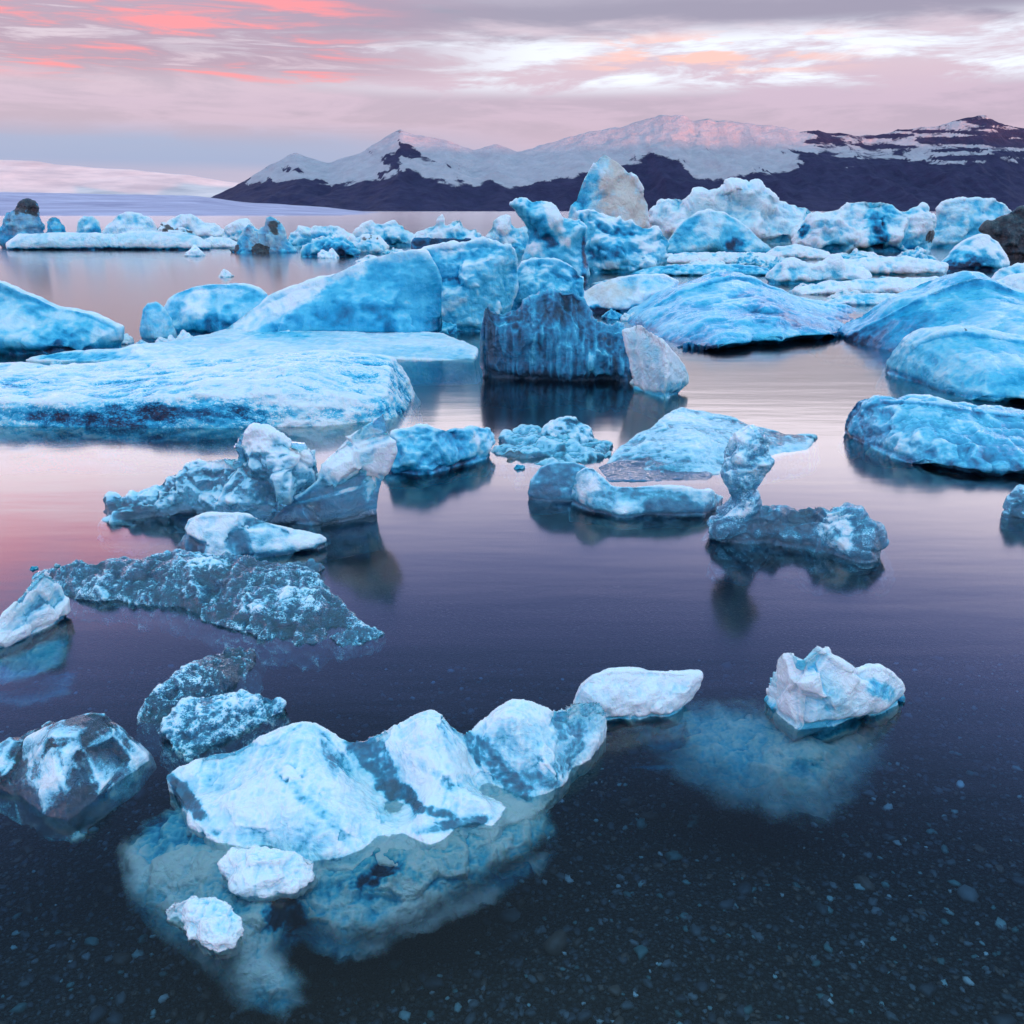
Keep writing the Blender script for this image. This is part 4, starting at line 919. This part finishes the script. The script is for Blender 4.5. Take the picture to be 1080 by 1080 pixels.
slab('submerged_side', None, None, [(626,764,-.01),(680,756,-.01),(724,754,-.01),(730,772,-.06),(724,792,-.13),(690,800,-.15),(650,796,-.15),(630,782,-.10)], (), keel=0.06, tone=0.36, snow=0.0, style='smooth', fade=0.03, parent=wb, size=0.2, taperk=0.0, zmin=-0.2)
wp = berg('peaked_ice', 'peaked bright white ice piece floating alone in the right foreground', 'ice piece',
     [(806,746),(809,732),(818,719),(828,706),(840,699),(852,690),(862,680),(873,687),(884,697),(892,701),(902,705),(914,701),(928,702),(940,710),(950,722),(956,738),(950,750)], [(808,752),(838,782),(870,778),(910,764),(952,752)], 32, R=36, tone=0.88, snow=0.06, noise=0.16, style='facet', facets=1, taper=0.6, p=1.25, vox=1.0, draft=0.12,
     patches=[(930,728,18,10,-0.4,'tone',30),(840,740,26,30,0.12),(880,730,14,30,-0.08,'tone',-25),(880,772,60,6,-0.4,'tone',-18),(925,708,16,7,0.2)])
slab('foot_or_reflection', None, None, [(640,752,-.16),(700,728,-.12),(780,732,-.07),(850,742,-.05),(930,744,-.06),(962,758,-.08),(945,800,-.11),(915,842,-.15),(885,872,-.17),(820,866,-.17),(760,850,-.17),(690,810,-.16)], [(850,800,-.07),(800,800,-.10)], keel=0.02, fade=0.24, tone=0.80, snow=0.0, noise=0.2, style='lump', parent=wp, size=0.3, taperk=0.0, zmin=-0.5, zcap=-0.5,
     patches=[(842,812,30,14,-0.22)])  # pale sheet painting the blurred reflection of the peaked piece

# ------------------------------------------------------------------ brash: small fragments between the bergs
kinds = []
for k, sd_ in enumerate((901, 902, 903)):
    o = berg('ice_fragment', 'tiny ice fragment floating loose between the larger pieces', 'ice fragment',
             [(492,302),(494,297),(498,294),(503,295),(507,292),(511,297),(514,302)], 302, 8, tone=(0.85, 0.62, 0.35)[k], snow=0.15, style='crag', vox=0.7, seed=sd_, group='small loose ice fragments', mat='mid')
    kinds.append(o)
SPOT = [(96,352,1.1,0),(112,357,.9,0),(128,362,1.3,0),(150,366,1.0,1),(176,364,1.2,0),(196,361,1.4,0),(206,363,.8,1),(60,386,.8,1),
        (452,352,1.2,2),(468,350,1.6,2),(486,348,1.2,2),(432,478,.5,0),(536,476,.6,2),(548,494,.6,2),(668,404,.5,0),
        (300,618,.5,2),(338,622,.45,2),(36,600,.45,2),(60,597,.4,1),(1010,330,1.0,0),(600,334,1.1,2),(646,336,1.2,2),(664,338,1.0,0),(826,318,1.2,0),(960,326,1.2,1),(238,292,.9,0),(346,272,1.1,0),(206,270,1.3,0)]
base_Y = at_height(503, 302, 0)[1]
for n, (u, v, k, q) in enumerate(SPOT):
    x, y = at_height(u, v, 0)
    o = kinds[q]
    if n not in (0, 3, 8):
        o = o.copy(); scene.collection.objects.link(o)
    o.location = (x, y, 0); o.rotation_euler = (0, 0, n * 1.7)
    f = k * min(1.6, y / base_Y); o.scale = (f, f, f)

# crowded far pack: jagged floes filling the gaps between the named bergs
packs = []
for k, (pts, tn) in enumerate(((([(480,302),(486,290),(494,284),(499,287),(504,279),(510,283),(517,291),(526,295),(532,302)]), 0.66),
                               (([(478,302),(490,295),(502,290),(510,292),(520,288),(530,296),(540,302)]), 0.80),
                               (([(476,302),(484,293),(494,290),(500,284),(508,288),(520,292),(534,295),(544,302)]), 0.74))):
    packs.append(berg('ice_hummock', 'small jagged ice hummock crowded among the larger far bergs', 'ice hummock', pts, 302, 12, tone=tn, snow=0.2, style='crag', noise=0.3, vox=0.8, R=12, seed=950 + k, group='jagged hummocks of the far ice pack', mat='far'))
PACK = [(560,292,1.1,0),(588,306,.8,1),(520,300,.9,0),(500,284,1.0,2),(470,280,.8,1),(548,304,.9,1),(722,268,1.0,0),(664,300,1.2,1),(742,284,1.0,1),(690,284,.7,2),(790,280,1.1,0),(826,284,1.0,2),(852,306,1.0,1),(880,290,1.0,0),(912,276,.9,2),(938,284,1.1,1),
        (966,276,.9,0),(1000,300,1.1,1),(1022,312,1.0,0),(980,312,.8,2),(1060,322,1.0,1),(400,276,.8,1),(350,262,.9,0),(420,268,.7,2),(1068,300,.9,2),(610,316,.7,0),(930,300,.8,0),(896,314,.8,1)]
for n, (u, v, k, q) in enumerate(PACK):
    x, y = at_height(u, v, 0)
    o = packs[q]
    if n not in (0, 1, 3):
        o = o.copy(); scene.collection.objects.link(o)
    o.location = (x, y, 0); o.rotation_euler = (0, 0, (n * 1.9) % 1.2 - 0.6 + (math.pi if n % 3 == 0 else 0))
    f = k * y / base_Y; o.scale = (f * (1 + 0.25 * math.sin(n)), f, f * (0.75 + 0.2 * math.cos(n * 2.3)))
